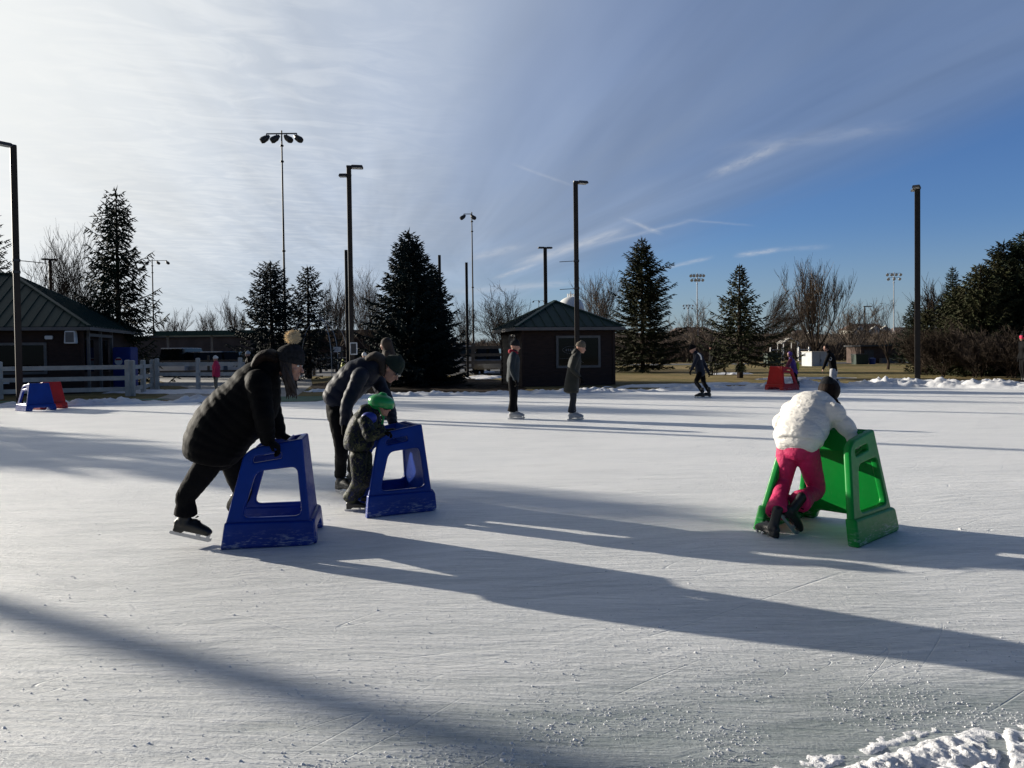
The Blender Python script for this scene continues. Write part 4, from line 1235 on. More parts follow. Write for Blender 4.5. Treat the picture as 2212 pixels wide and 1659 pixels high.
for s in (-1, 1):
    m = MB(); m.box((0, s * .65, .45), (1.8, .26, .05)); m.build('seat', M_WHITE, root)
    m = MB(); m.bar((s * .6, -.7, 0), (s * .6, 0, .72), .06, .1); m.bar((s * .6, .7, 0), (s * .6, 0, .72), .06, .1); m.build('leg', M_WOOD, root)

M_SIDEW = M('pale_siding', (.62, .60, .54), .7, .1, .5)
M_SHING = M('brown_shingles', (.12, .075, .06), .9, .25, .3)
def block(x0, x1, yt, yb, Y, label, gables, wallm=None, group='apartment blocks on the horizon'):
    a = P(x0, yb, Y); b_ = P(x1, yb, Y); zt = ZT((x0 + x1) / 2, yt, Y); zb = -1.0
    W_ = b_.x - a.x; root = empty('apartment_block', ((a.x + b_.x) / 2, Y, zb), label, 'apartment block', group)
    eh = (zt - zb) * .80
    m = MB(); m.box((0, 5, eh / 2), (W_, 10, eh)); m.build('wall', wallm or M_SIDEW, root)
    rf = MB(); rh = (zt - zb) - eh
    rf.add([(-W_ / 2 - .5, -.5, eh), (W_ / 2 + .5, -.5, eh), (W_ / 2 + .5, 10.5, eh), (-W_ / 2 - .5, 10.5, eh), (-W_ / 2 + 2, 5, eh + rh), (W_ / 2 - 2, 5, eh + rh)], [(0, 1, 5, 4), (1, 2, 5), (2, 3, 4, 5), (3, 0, 4)])
    rf.build('roof', M_SHING, root)
    for g in gables:
        gx = W_ * g; gm = MB(); gm.prism([(-2.2, 0), (2.2, 0), (2.2, eh * .95), (0, eh * .95 + rh * .75), (-2.2, eh * .95)], 1.2, Matrix.Translation((gx, -.5, 0))); gm.build('gable', wallm or M_SIDEW, root)
    k = 0; x = -W_ / 2 + 1.6
    while x < W_ / 2 - 1:
        for z in (eh * .55, eh * .8):
            m = MB(); m.box((x, -.06 if True else 0, z), (1.1, .14, 1.1)); m.build('window', M_GLASSD, root)
        x += 3.6
    return root
block(1840, 1920, 698, 730, 255, 'long white apartment block with brown roof behind the street lamp', (-.32, .1, .38))
block(1700, 1760, 712, 735, 270, 'white apartment block partly hidden by bare trees behind the shelter frame', (-.3, .3))
block(1455, 1545, 706, 730, 270, 'tan and red brick apartment block left of the narrow topped spruce', (-.3, .2), M('tan_brick', (.30, .20, .16), .8, .2, .4))
block(1935, 1990, 706, 735, 300, 'long low roofed block right of the floodlight mast on the right', (0,), M('greige_siding', (.3, .28, .25), .8, .2, .4))
# ================================================================ skating aids
def rounded(poly, r, n=5):
    out = []
    rs = r if isinstance(r, (list, tuple)) else [r] * len(poly)
    for i, p in enumerate(poly):
        a = V(poly[i - 1]); b = V(p); c = V(poly[(i + 1) % len(poly)])
        u = (a - b); w_ = (c - b)
        rr = min(rs[i], u.length * .45, w_.length * .45)
        if rr < 1e-4: out.append((b.x, b.y)); continue
        p0 = b + u.normalized() * rr; p1 = b + w_.normalized() * rr
        for k in range(n + 1):
            t = k / n
            q = p0 * (1 - t) ** 2 + b * (2 * t * (1 - t)) + p1 * t * t
            out.append((q.x, q.y))
    return out

def plate(outline, holes, t, bev, mp):
    cu_ = bpy.data.curves.new('tmp', 'CURVE'); cu_.dimensions = '2D'; cu_.fill_mode = 'BOTH'
    cu_.extrude = max(0.0001, t / 2 - bev); cu_.bevel_depth = bev; cu_.bevel_resolution = 2; cu_.offset = -bev
    for pl in [outline] + holes:
        sp = cu_.splines.new('POLY'); sp.points.add(len(pl) - 1)
        for i, q in enumerate(pl): sp.points[i].co = (q[0], q[1], 0, 1)
        sp.use_cyclic_u = True
    ob = bpy.data.objects.new('tmp', cu_); COL.objects.link(ob)
    dg = bpy.context.evaluated_depsgraph_get()
    me = bpy.data.meshes.new_from_object(ob.evaluated_get(dg), depsgraph=dg)
    bpy.data.objects.remove(ob); bpy.data.curves.remove(cu_)
    bm = bmesh.new(); bm.from_mesh(me); bmesh.ops.remove_doubles(bm, verts=bm.verts, dist=1e-5)
    bmesh.ops.triangulate(bm, faces=[f for f in bm.faces if len(f.verts) > 4])
    # let the plate bend: cut it across its height
    for z in (0.1, 0.22, 0.4, 0.6):
        bmesh.ops.bisect_plane(bm, geom=bm.verts[:] + bm.edges[:] + bm.faces[:], plane_co=(0, z, 0), plane_no=(0, 1, 0))
    for v in bm.verts: v.co = mp(v.co)
    bmesh.ops.recalc_face_normals(bm, faces=bm.faces)
    bm.to_mesh(me); bm.free()
    return me

def plastic(name, c):
    m, nt, b, oc, gen = newmat(name)
    n = nz(nt, oc, 3.0, 4, 0.6); sc = nz(nt, oc, 30.0, 5, 0.7)
    col = mixc(nt, n.ss(0.3, 0.7), c, tuple(q * 0.8 for q in c))
    col = mixc(nt, sc.ss(0.66, 0.80) * 0.12, col, tuple(min(1, q * 0.6 + 0.12) for q in c))
    nt.links.new(col.k, b.inputs['Base Color'])
    x, y, z = sep(nt, oc)
    fr = nz(nt, comb(nt, x * 5, y * 5, z * 22), 3.0, 5, 0.7)
    col = mixc(nt, (z.ss(0.16, 0.0) * fr.ss(0.50, 0.66)) * 0.55, col, (0.55, 0.58, 0.62))
    ln = nz(nt, comb(nt, x * 30, y * 30, z * 3.0), 2.0, 3, 0.6)
    col = mixc(nt, ln.ss(0.66, 0.72) * 0.22, col, tuple(min(1, q * 0.9 + 0.06) for q in c))
    nt.links.new(col.k, b.inputs['Base Color'])
    rr = sc.ss(0.3, 0.7, 0.30, 0.45); nt.links.new(rr.k, b.inputs['Roughness'])
    b.inputs['Specular IOR Level'].default_value = 0.22
    b.inputs['Subsurface Weight'].default_value = 0.0
    setbump(nt, b, n, 0.10, 0.006)
    return m
M_PBLUE = plastic('blue_plastic', (0.0003, 0.030, 0.25))
M_PGREEN = plastic('green_plastic', (0.003, 0.25, 0.035))
M_PRED = plastic('red_plastic', (0.42, 0.008, 0.008))

AW, AD, AH = 0.74, 0.70, 0.80
def aid(mat, origin, fwd, label, sc=(1, 1, 1)):
    root = empty('skating_aid', (origin.x, origin.y, 0.0), label, 'skating aid', 'plastic skating aids', math.atan2(fwd.y, fwd.x))
    root.scale = sc
    lean = lambda z: 0.125 * z / AH
    so_ = rounded([(0.012, 0.01), (0.690, 0.01), (0.618, AH), (0.245, 0.745), (0.165, 0.69), (0.035, 0.19)], [.01, .05, .02, .05, .05, .01])
    win = rounded([(0.155, 0.22), (0.612, 0.22), (0.575, 0.588), (0.262, 0.562)], [.06, .06, .05, .06])
    slot = rounded([(0.235, 0.625), (0.46, 0.655), (0.455, 0.70), (0.245, 0.675)], [.03, .015, .015, .02])
    for s in (-1, 1):
        mp = lambda c, s=s: V((c.x, s * (AW / 2 - 0.03 - lean(c.y)) + c.z, c.y))
        p = link('side_panel', plate(so_, [win, slot], 0.052, 0.014, mp), mat, root)
        sk = rounded([(0.0, 0.0), (0.715, 0.0), (0.705, 0.185), (0.028, 0.195)], [.01, .05, .04, .015])
        mp = lambda c, s=s: V((c.x, s * (AW / 2 - 0.024 - lean(c.y)) + c.z, c.y))
        link('skirt', plate(sk, [], 0.078, 0.016, mp), mat, p)
    hw = AW / 2 - 0.045
    fo = rounded([(-hw, 0.01), (-0.22, 0.01), (-0.19, 0.085), (0.19, 0.085), (0.22, 0.01), (hw, 0.01), (hw - 0.115, AH - 0.004), (-hw + 0.115, AH - 0.004)], [.02, .03, .05, .05, .03, .02, .01, .01])
    mp = lambda c: V((0.668 - 0.078 * c.y / AH + c.z, c.x, c.y))
    f = link('front_panel', plate(fo, [], 0.05, 0.012, mp), mat, root)
    fs = rounded([(-hw - .02, 0.0), (-0.225, 0.0), (-0.195, 0.10), (0.195, 0.10), (0.225, 0.0), (hw + .02, 0.0), (hw - .005, 0.19), (-hw + .005, 0.19)], [.04, .03, .05, .05, .03, .04, .05, .05])
    mp = lambda c: V((0.690 - 0.078 * c.y / AH + c.z, c.x, c.y))
    link('skirt', plate(fs, [], 0.075, 0.016, mp), mat, f)
    # hollow shelf behind the top edge
    tw_ = hw - 0.135
    t = MB()
    t.box((0.500, 0, 0.705), (0.022, 2 * tw_ + .04, 0.17)); t.box((0.545, 0, 0.63), (0.10, 2 * tw_ + .04, 0.02))
    t.build('shelf', mat, root, bevel=0.006)
    return root

def aid_at(mat, rear, front, near, label, sc=(1, 1, 1)):
    """rear/front = ground points of the near side panel; near=+1 when that is the left panel"""
    f = (front - rear); f.z = 0; f.normalize()
    left = V((-f.y, f.x, 0))
    return aid(mat, rear - left * (near * AW / 2 * sc[1]), f, label, sc)
aid1 = aid_at(M_PBLUE, G(476, 1188), G(668, 1178), -1, 'blue skating aid pushed by the woman in the long black coat', (.96, .93, 1.0))
aid2 = aid_at(M_PBLUE, G(792, 1120), G(939, 1103), -1, 'blue skating aid held by the child in the green helmet', (.93, .9, .99))
aid3 = aid_at(M_PGREEN, G(1851, 1184), G(1936, 1147), -1, 'green skating aid pushed by the girl in the white jacket', (1.08, 1.1, 1.0))
aid4 = aid_at(M_PRED, G(1727, 842), G(1727, 842) + V((-.88, -.47, 0)), 1, 'red skating aid pushed by the child in the purple jacket', (1.1, 1.15, 1.05))
a5 = G(60, 886); aid(M_PBLUE, a5 + V((-.02, .15, 0)), V((.80, -.60, 0)), 'blue skating aid parked at the snow edge by the far left light pole', (1.02, 1.02, .95))
aid(M_PRED, a5 + V((-.10, .72, 0)), V((.86, -.5, 0)), 'red skating aid parked behind the parked blue one', (1.02, 1.02, .96))

# ================================================================ people
M_SKIN = M('skin', (0.40, 0.21, 0.15), 0.5, 0.1, 8)
M_BLACK = M('black_nylon', (0.0025, 0.0025, 0.0032), 0.7, 0.2, 6, 0.3, 14, spec=0.075, bd=0.015)
M_BLACKK = M('black_knit', (0.004, 0.004, 0.005), 0.9, 0.2, 6, 0.5, 90, spec=0.1)
M_BLKPANT = M('black_trousers', (0.004, 0.004, 0.005), 0.85, 0.2, 6, 0.3, 20, spec=0.1, bd=0.012)
M_NAVY = M('navy_nylon', (0.009, 0.012, 0.024), 0.6, 0.2, 6, 0.35, 14, spec=0.18, bd=0.015)
M_BOOT = M('black_leather', (0.004, 0.004, 0.004), 0.45, 0.2, 8, 0.3, 40, spec=0.5)
M_WBOOT = M('white_leather', (0.36, 0.36, 0.36), 0.4, 0.1, 8)
M_STEEL = M('blade_steel', (0.45, 0.46, 0.48), 0.3, 0.1, 8, metal=0.7)
M_HATG = M('grey_knit', (0.020, 0.021, 0.024), 0.95, 0.4, 40, 0.8, 120, spec=0.1)
M_POM = M('cream_fur', (0.80, 0.66, 0.45), 0.95, 0.3, 10, spec=0.05)
M_HAIR = M('brown_hair', (0.028, 0.017, 0.012), 0.55, 0.4, 20, 0.4, 60, stretch=(1, 1, .3))
M_HAIRD = M('dark_hair', (0.014, 0.008, 0.006), 0.7, 0.4, 20, 0.7, 40, spec=0.12, stretch=(1, 1, .3), bd=.01)
M_WHITEJ = M('white_nylon', (0.76, 0.73, 0.68), 0.5, 0.05, 6, 0.5, 12, spec=0.25, bd=0.04, stretch=(1, 1, 2.6))
M_PINK = M('crimson_snow_trousers', (0.50, 0.010, 0.095), 0.65, 0.15, 6, 0.6, 20, bd=0.02)
M_TEAL = M('teal_fleece', (0.005, 0.014, 0.022), 0.8, 0.2, 6, 0.3, 40)
M_REDK = M('red_knit', (0.35, 0.015, 0.03), 0.9, 0.2, 8)
M_OLIVEC = M('olive_coat', (0.008, 0.0095, 0.006), 0.75, 0.2, 6, 0.3, 40)
M_JEANS = M('dark_jeans', (0.006, 0.010, 0.017), 0.85, 0.25, 8, 0.3, 60)
M_HELM = M('green_helmet', (0.006, 0.27, 0.055), 0.28, 0.08, 5, spec=0.5, coat=0.3)
M_GOG = M('dark_visor', (0.012, 0.014, 0.018), 0.15, 0.1, 5, spec=0.7)
M_BROWNF = M('brown_hood', (0.026, 0.016, 0.011), 0.85, 0.25, 8)
M_DGREEN = M('dark_green_knit', (0.004, 0.014, 0.009), 0.9, 0.2, 20, 0.5, 90)
M_BLUEG = M('blue_glove', (0.01, 0.16, 0.42), 0.6, 0.15, 8)
M_PURPLE = M('purple_nylon', (0.07, 0.02, 0.20), 0.6, 0.2, 6)
M_MAROON = M('maroon_nylon', (0.14, 0.012, 0.03), 0.6, 0.2, 6)
M_LPANT = M('pale_trousers', (0.42, 0.43, 0.46), 0.8, 0.15, 6)
M_HOTPINK = M('pink_fleece', (0.62, 0.02, 0.09), 0.75, 0.15, 6)
M_KHAKI = M('tan_trousers', (0.25, 0.20, 0.14), 0.8, 0.2, 6)
M_PATCHB = M('royal_blue_nylon', (0.01, 0.03, 0.30), 0.5, 0.1, 6)

def camo():
    m, nt, b, oc, gen = newmat('camo_snowsuit')
    a = nz(nt, oc, 16, 2, 0.5, 1.5); c2 = nz(nt, oc, 24, 2, 0.5, 2.0)
    c = mixc(nt, a.ss(0.50, 0.53), (0.007, 0.009, 0.018), (0.028, 0.033, 0.018))
    c = mixc(nt, c2.ss(0.60, 0.63), c, (0.085, 0.082, 0.04))
    c = mixc(nt, a.ss(0.36, 0.33), c, (0.010, 0.014, 0.05))
    nt.links.new(c.k, b.inputs['Base Color']); b.inputs['Roughness'].default_value = 0.6; b.inputs['Specular IOR Level'].default_value = 0.15
    setbump(nt, b, nz(nt, oc, 18, 4, 0.6), 0.6, 0.02)
    return m
M_CAMO = camo()
def striped():
    m, nt, b, oc, gen = newmat('striped_knit')
    x, y, z = sep(nt, gen)
    s = (z * 9.0)._m('FRACT').ss(0.42, 0.5) ; t = nz(nt, oc, 45, 2).ss(0.45, 0.55)
    c = mixc(nt, s, (0.20, 0.165, 0.11), (0.03, 0.025, 0.025)); c = mixc(nt, t * 0.4, c, (0.10, 0.08, 0.07))
    nt.links.new(c.k, b.inputs['Base Color']); b.inputs['Roughness'].default_value = 0.95
    return m
M_STRIPE = striped()

def add_hand(mb, w_, d, pn, s=1.0, curl=0.5, puff=1.0, thumb=1):
    """w_ wrist, d pointing to the fingers, pn palm side; five separate bent fingers"""
    d = d.normalized(); pn = (pn - d * pn.dot(d)).normalized(); sd = d.cross(pn) * thumb
    c = w_ + d * (0.05 * s)
    mb.loft([w_ - d * .015 * s, c, w_ + d * .088 * s], [(.028 * s * puff, .020 * s * puff), (.042 * s * puff, .018 * s * puff), (.040 * s * puff, .014 * s * puff)], side=sd, n=12, step=0.012)
    for i, (off, L) in enumerate(((0.030, .074), (0.010, .084), (-0.011, .078), (-0.031, .062))):
        p = w_ + d * (.082 * s) + sd * (off * s); a = 0.0; pts = [p - d * .02 * s]; dd = d
        for k, fl in enumerate((.45, .32, .23)):
            a += curl * (0.9 + 0.12 * i) * (0.8 if k == 0 else 1.0)
            dd = d * math.cos(a) + pn * math.sin(a)
            pts.append(p); p = p + dd * (L * fl * s)
        pts.append(p)
        mb.loft(pts, [.0098 * s * puff, .0105 * s * puff, .0095 * s * puff, .0085 * s * puff, .0072 * s * puff][:len(pts)], n=8, step=0.012)
    p = w_ + d * .025 * s + sd * .030 * s
    t1 = (d * 0.75 + sd * 0.65 + pn * 0.35).normalized(); t2 = (d * 0.9 + sd * 0.1 + pn * 0.6).normalized()
    mb.loft([p - t1 * .01, p + t1 * .035 * s, p + t1 * .035 * s + t2 * .035 * s], [.013 * s * puff, .0115 * s * puff, .009 * s * puff], n=8, step=0.012)

def add_head(mb, m):
    mb.sphere((-.012, 0, .022), 1, m, 20, 14, (.094, .076, .100))
    mb.sphere((.018, 0, -.028), 1, m, 20, 14, (.072, .064, .086))
    mb.sphere((.044, 0, -.082), 1, m, 14, 10, (.044, .043, .034))
    mb.sphere((.076, 0, -.098), 1, m, 12, 8, (.018, .022, .018))
    mb.loft([(.078, 0, .012), (.098, 0, -.016), (.109, 0, -.036)], [.008, .010, .015], m=m, n=10, step=.008)
    mb.sphere((.070, 0, .022), 1, m, 12, 8, (.022, .050, .014))
    mb.sphere((.089, 0, -.060), 1, m, 12, 8, (.010, .024, .006)); mb.sphere((.086, 0, -.072), 1, m, 12, 8, (.011, .021, .007))
    for s in (-1, 1):
        mb.sphere((-.005, s * .078, -.012), 1, m, 10, 8, (.018, .010, .032))
        mb.sphere((.062, s * .036, -.035), 1, m, 10, 8, (.022, .022, .024))

def skate(root, pos, d, up, s, mat, hockey=False):
    fm = frame(pos, d, up, s)
    mb = MB()
    mb.loft([(-.115, 0, .098), (-.05, 0, .100), (.04, 0, .097), (.115, 0, .085), (.150, 0, .078)], [(.036, .040), (.040, .044), (.045, .042), (.044, .034), (.030, .022)], side=(0, 1, 0), n=14, m=fm)
    mb.loft([(-.070, 0, .10), (-.072, 0, .18), (-.078, 0, .285)], [(.046, .055), (.040, .047), (.045, .052)], side=(0, 1, 0), n=14, m=fm)
    mb.loft([(-.035, 0, .12), (.02, 0, .145), (.06, 0, .125)], [(.03, .025), (.022, .018), (.02, .015)], side=(0, 1, 0), n=10, m=fm)
    mb.box((-.095, 0, .052), (.075, .066, .042), fm); mb.box((.03, 0, .062), (.24, .070, .022), fm)
    bo = mb.fused('skate_boot', mat, root, voxel=max(.007, .009 * s), smooth=2)
    b = MB()
    b.prism([(-.165, .010), (-.155, .0), (.150, .0), (.172, .012), (.176, .036), (.160, .030), (-.160, .024)], .0045, fm)
    for (a, c, e, g) in ((-.125, -.080, -.115, -.090), (.045, .085, .050, .078), (.135, .160, .130, .152)):
        b.prism([(a, .056), (e, .024), (g, .024), (c, .056)], .016, fm)
    b.build('blade', M_STEEL, bo, world=True)
    l = MB()
    for k in range(5):
        z = .125 + .032 * k; x = .035 - .021 * k
        l.box((x + .012, 0, z + .02), (.010, .040, .007), fm)
    l.build('laces', M_WBOOT if mat is M_WBOOT else M_BLACKK, bo, world=True)
    return fm

def person(J, label, jm, tm, s=1.0, hand_m=None, boot=M_BOOT, vox=0.011, torso=None, baffle=None, wr=0.010, wseed=1, group=None, hat=None, hatm=None, pom=None,
           hair=None, shoes=True, flare=1.0, puff=1.0, sleeve=1.0, legr=1.0, collar=True, wsc=(6, 6, 9), near=False, hood=None, hoodm=None, hd=1.0, curl=0.6, cuff=None, hemcap=.35, palm=(V((0, 0, -1)), V((0, 0, -1)))):
    p0 = J['base']; root = empty('person', (p0.x, p0.y, 0), label, 'person', group)
    hm = frame(J['head'], J['face'], J.get('hup', UP), s * hd)
    side = (J['sL'] - J['sR']).normalized()
    ank = {}
    fms = {}
    for k in 'LR':
        pos, d, up = J['f' + k]
        fm = frame(pos, d, up, s)
        fms[k] = fm; ank[k] = fm @ V((-.072, 0, .20))
    # body
    b = MB(); add_head(b, hm)
    nb_ = hm @ V((-.025, 0, -.07))
    b.loft([J['neck'] - (nb_ - J['neck']) * .3, J['neck'], nb_], [.055 * s, .05 * s, .048 * s], n=12)
    b.loft([J['pelvis'], J['pelvis'].lerp(J['chest'], .5), J['chest'], J['neck'].lerp(J['chest'], .25)], [(.14 * s, .10 * s), (.125 * s, .09 * s), (.15 * s, .10 * s), (.08 * s, .06 * s)], side=side, n=16)
    for k in 'LR':
        b.loft([J['s' + k], J['e' + k], J['w' + k]], [.045 * s, .036 * s, .024 * s], n=10)
        b.loft([J['h' + k], J['k' + k], ank[k]], [.07 * s, .05 * s, .036 * s], n=10)
        dw = (J['w' + k] - J['e' + k]).normalized()
        dd = J.get('d' + k, dw)
        if hand_m is None:
            add_hand(b, J['w' + k], dd, palm[0] if k == 'L' else palm[1], s, curl, 1.0, 1 if k == 'L' else -1)
    body = b.fused('body', M_SKIN, root, voxel=max(.006, vox * .65), smooth=1)
    if near:
        for q in (-1, 1):
            e = MB(); e.sphere((.079, q * .031, .001), 1, hm, 10, 8, (.0115, .013, .009)); eo = e.build('eye', M_WHITEJ, body, True, True)
            e = MB(); e.sphere((.0875, q * .031, .001), 1, hm, 8, 6, (.004, .006, .006)); e.build('iris', M_HAIRD, eo, True, True)
            e = MB(); e.loft([(.084, q * .014, .020), (.087, q * .032, .026), (.076, q * .050, .020)], .0038, m=hm, n=6); e.build('eyebrow', M_HAIR, body, True, True)
    if hand_m is not None:
        for k in 'LR':
            g = MB(); dw = (J['w' + k] - J['e' + k]).normalized(); dd = J.get('d' + k, dw)
            add_hand(g, J['w' + k], dd, palm[0] if k == 'L' else palm[1], s * 1.08, curl, 1.28, 1 if k == 'L' else -1)
            g.loft([J['w' + k] - dw * .06 * s, J['w' + k]], [.040 * s, .034 * s], n=12)
            g.fused('glove', hand_m, root, voxel=max(.0055, vox * .55), smooth=1)
    # jacket
    j = MB(); kw = dict(baffle=baffle) if baffle else {}
    if torso is None:
        dn = (J['pelvis'] - J['chest']).normalized()
        torso = [(J['pelvis'] + dn * .10 * s, .185 * s, .135 * s), (J['pelvis'], .185 * s, .140 * s), (J['pelvis'].lerp(J['chest'], .5), .175 * s, .135 * s), (J['chest'], .195 * s, .140 * s), (J['chest'].lerp(J['neck'], .6), .135 * s, .105 * s), (J['neck'], .065 * s, .065 * s)]
    j.loft([t[0] for t in torso], [(t[1] * puff, t[2] * puff) for t in torso], side=side, n=28, step=.012 if baffle else .03, cap=(hemcap, .8), **kw)
    for k in 'LR':
        inn = J['s' + k].lerp(J['chest'], .35)
        j.loft([inn, J['s' + k], J['s' + k].lerp(J['e' + k], .5), J['e' + k], J['e' + k].lerp(J['w' + k], .6), J['w' + k]],
               [.07 * s * sleeve, .076 * s * sleeve, .066 * s * sleeve, .060 * s * sleeve, .052 * s * sleeve, .042 * s * sleeve], n=18, step=.012 if baffle else .03, **kw)
    if collar: j.loft([J['neck'] - (J['head'] - J['neck']).normalized() * .05 * s, J['neck'] + (J['head'] - J['neck']).normalized() * .035 * s], [(.085 * s, .085 * s), (.072 * s, .075 * s)], side=side, n=16)
    j.fused('jacket', jm, root, voxel=vox, smooth=3 if baffle else 1, disp=wrinkle(wr, wsc, seed=wseed) if wr else None)
    # trousers
    t = MB(); t.loft([J['pelvis'] + (J['chest'] - J['pelvis']) * .12, J['pelvis'], J['hL'].lerp(J['hR'], .5) - (J['chest'] - J['pelvis']).normalized() * .03], [(.155 * s, .115 * s), (.165 * s, .125 * s), (.14 * s, .11 * s)], side=side, n=20)
    for k in 'LR':
        a = ank[k] if shoes != 'low' else ank[k]
        kn = J['k' + k]
        if cuff: a = a.lerp(kn, cuff)
        t.loft([J['h' + k], J['h' + k].lerp(kn, .5), kn, kn.lerp(a, .5), a.lerp(kn, .12), a + (a - kn).normalized() * .03 * s],
               [.094 * s * legr, .084 * s * legr, .068 * s * legr, .062 * s * legr, .058 * s * legr * flare, .062 * s * legr * flare], n=18, cap=(.8, .08))
    t.fused('trousers', tm, root, voxel=vox, smooth=1, disp=wrinkle(max(wr, .009), (11, 11, 7), wseed + 5))
    for k in 'LR':
        pos, d, up = J['f' + k]
        if shoes is True: skate(root, pos, d, up, s, boot)
        else:
            mb = MB(); fm = fms[k]
            mb.loft([(-.09, 0, .05), (.03, 0, .05), (.14, 0, .04)], [(.04, .05), (.045, .045), (.04, .03)], side=(0, 1, 0), m=fm); mb.loft([(-.07, 0, .05), (-.07, 0, .2)], [.05, .055], m=fm)
            mb.fused('shoe', boot, root, voxel=.014, smooth=1)
    if hat == 'beanie':
        h = MB()
        h.loft([(-.012, 0, .022), (-.014, 0, .060), (-.018, 0, .100), (-.024, 0, .128), (-.03, 0, .145)], [(.105, .088), (.108, .090), (.094, .080), (.062, .055), (.022, .020)], side=(1, 0, 0), n=26, m=hm, cap=(.1, .8))
        h.loft([(-.011, 0, .008), (-.013, 0, .050)], [(.113, .095), (.113, .096)], side=(1, 0, 0), n=26, m=hm, cap=(.05, .05))
        ho = h.fused('hat', hatm, root, voxel=max(.006, vox * .6), smooth=1, disp=wrinkle(.004, (40, 40, 40), 3))
        if pom:
            pm = MB(); rnd = random.Random(4); c = V((-.035, 0, .190)); pm.sphere(c, .046, hm, 12, 8)
            for i in range(1100 if near else 90):
                d = V((rnd.gauss(0, 1), rnd.gauss(0, 1), rnd.gauss(0, 1))).normalized()
                L = rnd.uniform(.050, .066)
                pm.tube(hm @ (c + d * .03), hm @ (c + d * L + V((rnd.uniform(-.006, .006),) * 3)), .0035 * s, .0008, 3, False)
            pm.build('pompom', pom, ho, world=True)
    if hair:
        hair(root, hm)
    if hood:
        h = MB(); hood(h, hm); h.fused('hood', hoodm or jm, root, voxel=vox, smooth=2, disp=wrinkle(wr * .8, seed=wseed + 9))
    return root, hm, body, fms

def stand(base, f, h=1.7, lean=0.0, arms='down', feet_gap=.07, lift=.0, stoop=0.0, knee=0.03, step=0.0):
    f = f.normalized(); l = UP.cross(f)
    s = h / 1.75
    def at(fw, lt, z): return base + f * fw * s + l * lt * s + UP * (z * s + .0)
    lz = lift
    base0 = base; base = base - f * .06 * s
    def at(fw, lt, z): return base + f * fw * s + l * lt * s + UP * (z * s + .0)
    pel = at(0, 0, .93 + lz)
    ch = at(.93 * 0 + lean * .40, 0, 1.28 + lz); nk = at(lean * .62 + stoop * .3, 0, 1.46 + lz - stoop * .05); hd_ = at(lean * .80 + stoop + .02, 0, 1.60 + lz - stoop * .25)
    J = dict(base=base0, pelvis=pel, chest=ch, neck=nk, head=hd_, face=(f + UP * (-.15 - stoop * 2)))
    for k, q in (('L', 1), ('R', -1)):
        J['s' + k] = at(lean * .56, q * .185, 1.41 + lz); J['h' + k] = at(0, q * .085, .90 + lz); J['k' + k] = at(knee + q * step * .5, q * .09, .50 + lz)
        if arms == 'down': J['e' + k] = at(lean * .3 - .03, q * .235, 1.12 + lz); J['w' + k] = at(lean * .2 + .06, q * .235, .87 + lz)
        elif arms == 'pocket': J['e' + k] = at(lean * .3 - .05, q * .25, 1.12 + lz); J['w' + k] = at(lean * .2 + .12, q * .20, .95 + lz)
        J['f' + k] = (base0 + l * q * feet_gap * s + f * q * step * s, f, UP)
    return J, s
X1 = V((1, 0, 0))
# ---------------- woman in the long black coat
def PP(Y): return lambda x, y, dY=0.0: P(x, y, Y + dY)
q = PP(5.88)
J = dict(base=G(470, 1165), pelvis=q(480, 950), chest=q(556, 832), neck=q(600, 786), head=q(627, 784), face=V((.96, -.12, -.30)),
         sR=q(558, 826, -.20), eR=q(570, 902, -.27), wR=q(578, 951, -.16), sL=q(572, 822, .18), eL=q(588, 890, .26), wL=q(604, 938, .26),
         hR=q(462, 985, -.09), kR=q(402, 1072, -.10), hL=q(500, 985, .12), kL=q(524, 1062, .30),
         dR=V((.80, .1, -.55)), dL=V((.85, .0, -.40)))
a = P(368, 1153, 5.80); b_ = P(450, 1171, 5.80)
J['fR'] = (a.lerp(b_, .5), b_ - a, UP); J['fL'] = (G(532, 1143), V((1, .1, 0)), UP)
torso = [(q(457, 990), .28, .200), (q(464, 962), .295, .235), (q(487, 920), .28, .245), (q(533, 874), .25, .245), (q(560, 823), .225, .18), (q(580, 790), .13, .10), (q(592, 778), .09, .08)]
def hair1(root, hm):
    rnd = random.Random(3); m = MB()
    for i in range(46):
        sy = -.078 + .006 * rnd.random() if i % 2 else .07
        p0_ = hm @ V((rnd.uniform(-.05, .03), sy, rnd.uniform(-.03, .03)))
        e = q(rnd.uniform(618, 643), rnd.uniform(838, 862), -.10 if i % 2 else .05)
        mid = p0_.lerp(e, .5) + V((rnd.uniform(-.01, .02), rnd.uniform(-.02, .01), 0)) + hm.to_3x3().normalized() @ V((-.01, 0, 0))
        m.loft([p0_, mid, e], [.012, .011, .003], n=6, step=.03)
    m.build('hair', M_HAIR, root, True, True)
def hood1(h, hm):
    c = q(580, 778)
    h.loft([q(560, 792), q(568, 776), q(584, 768), q(602, 776)], [(.15, .045), (.155, .055), (.15, .055), (.13, .04)], side=(0, 1, 0), n=18)
r1, hm1, b1, _ = person(J, 'person in a long black quilted coat pushing the nearest blue skating aid', M_BLACK, M_BLKPANT, .97, M_BLACKK, M_BOOT, .0095, torso, (.075, .009), .004, 2,
                        hat='beanie', hatm=M_HATG, pom=M_POM, hair=hair1, hood=hood1, hoodm=M_HAIRD, near=True, flare=1.25, sleeve=1.3, hemcap=.12, legr=1.15, curl=.75, cuff=.06, palm=(V((.1, 0, -1)), V((.1, 0, -1))), hd=1.06, collar=True)
m = MB()
for (x, y) in ((403, 990), (412, 963), (416, 945), (424, 927)):
    c = q(x, y, -.16); m.sphere(c, .006, None, 8, 6)
m.build('coat_snaps', M_GALV, r1, True, True)

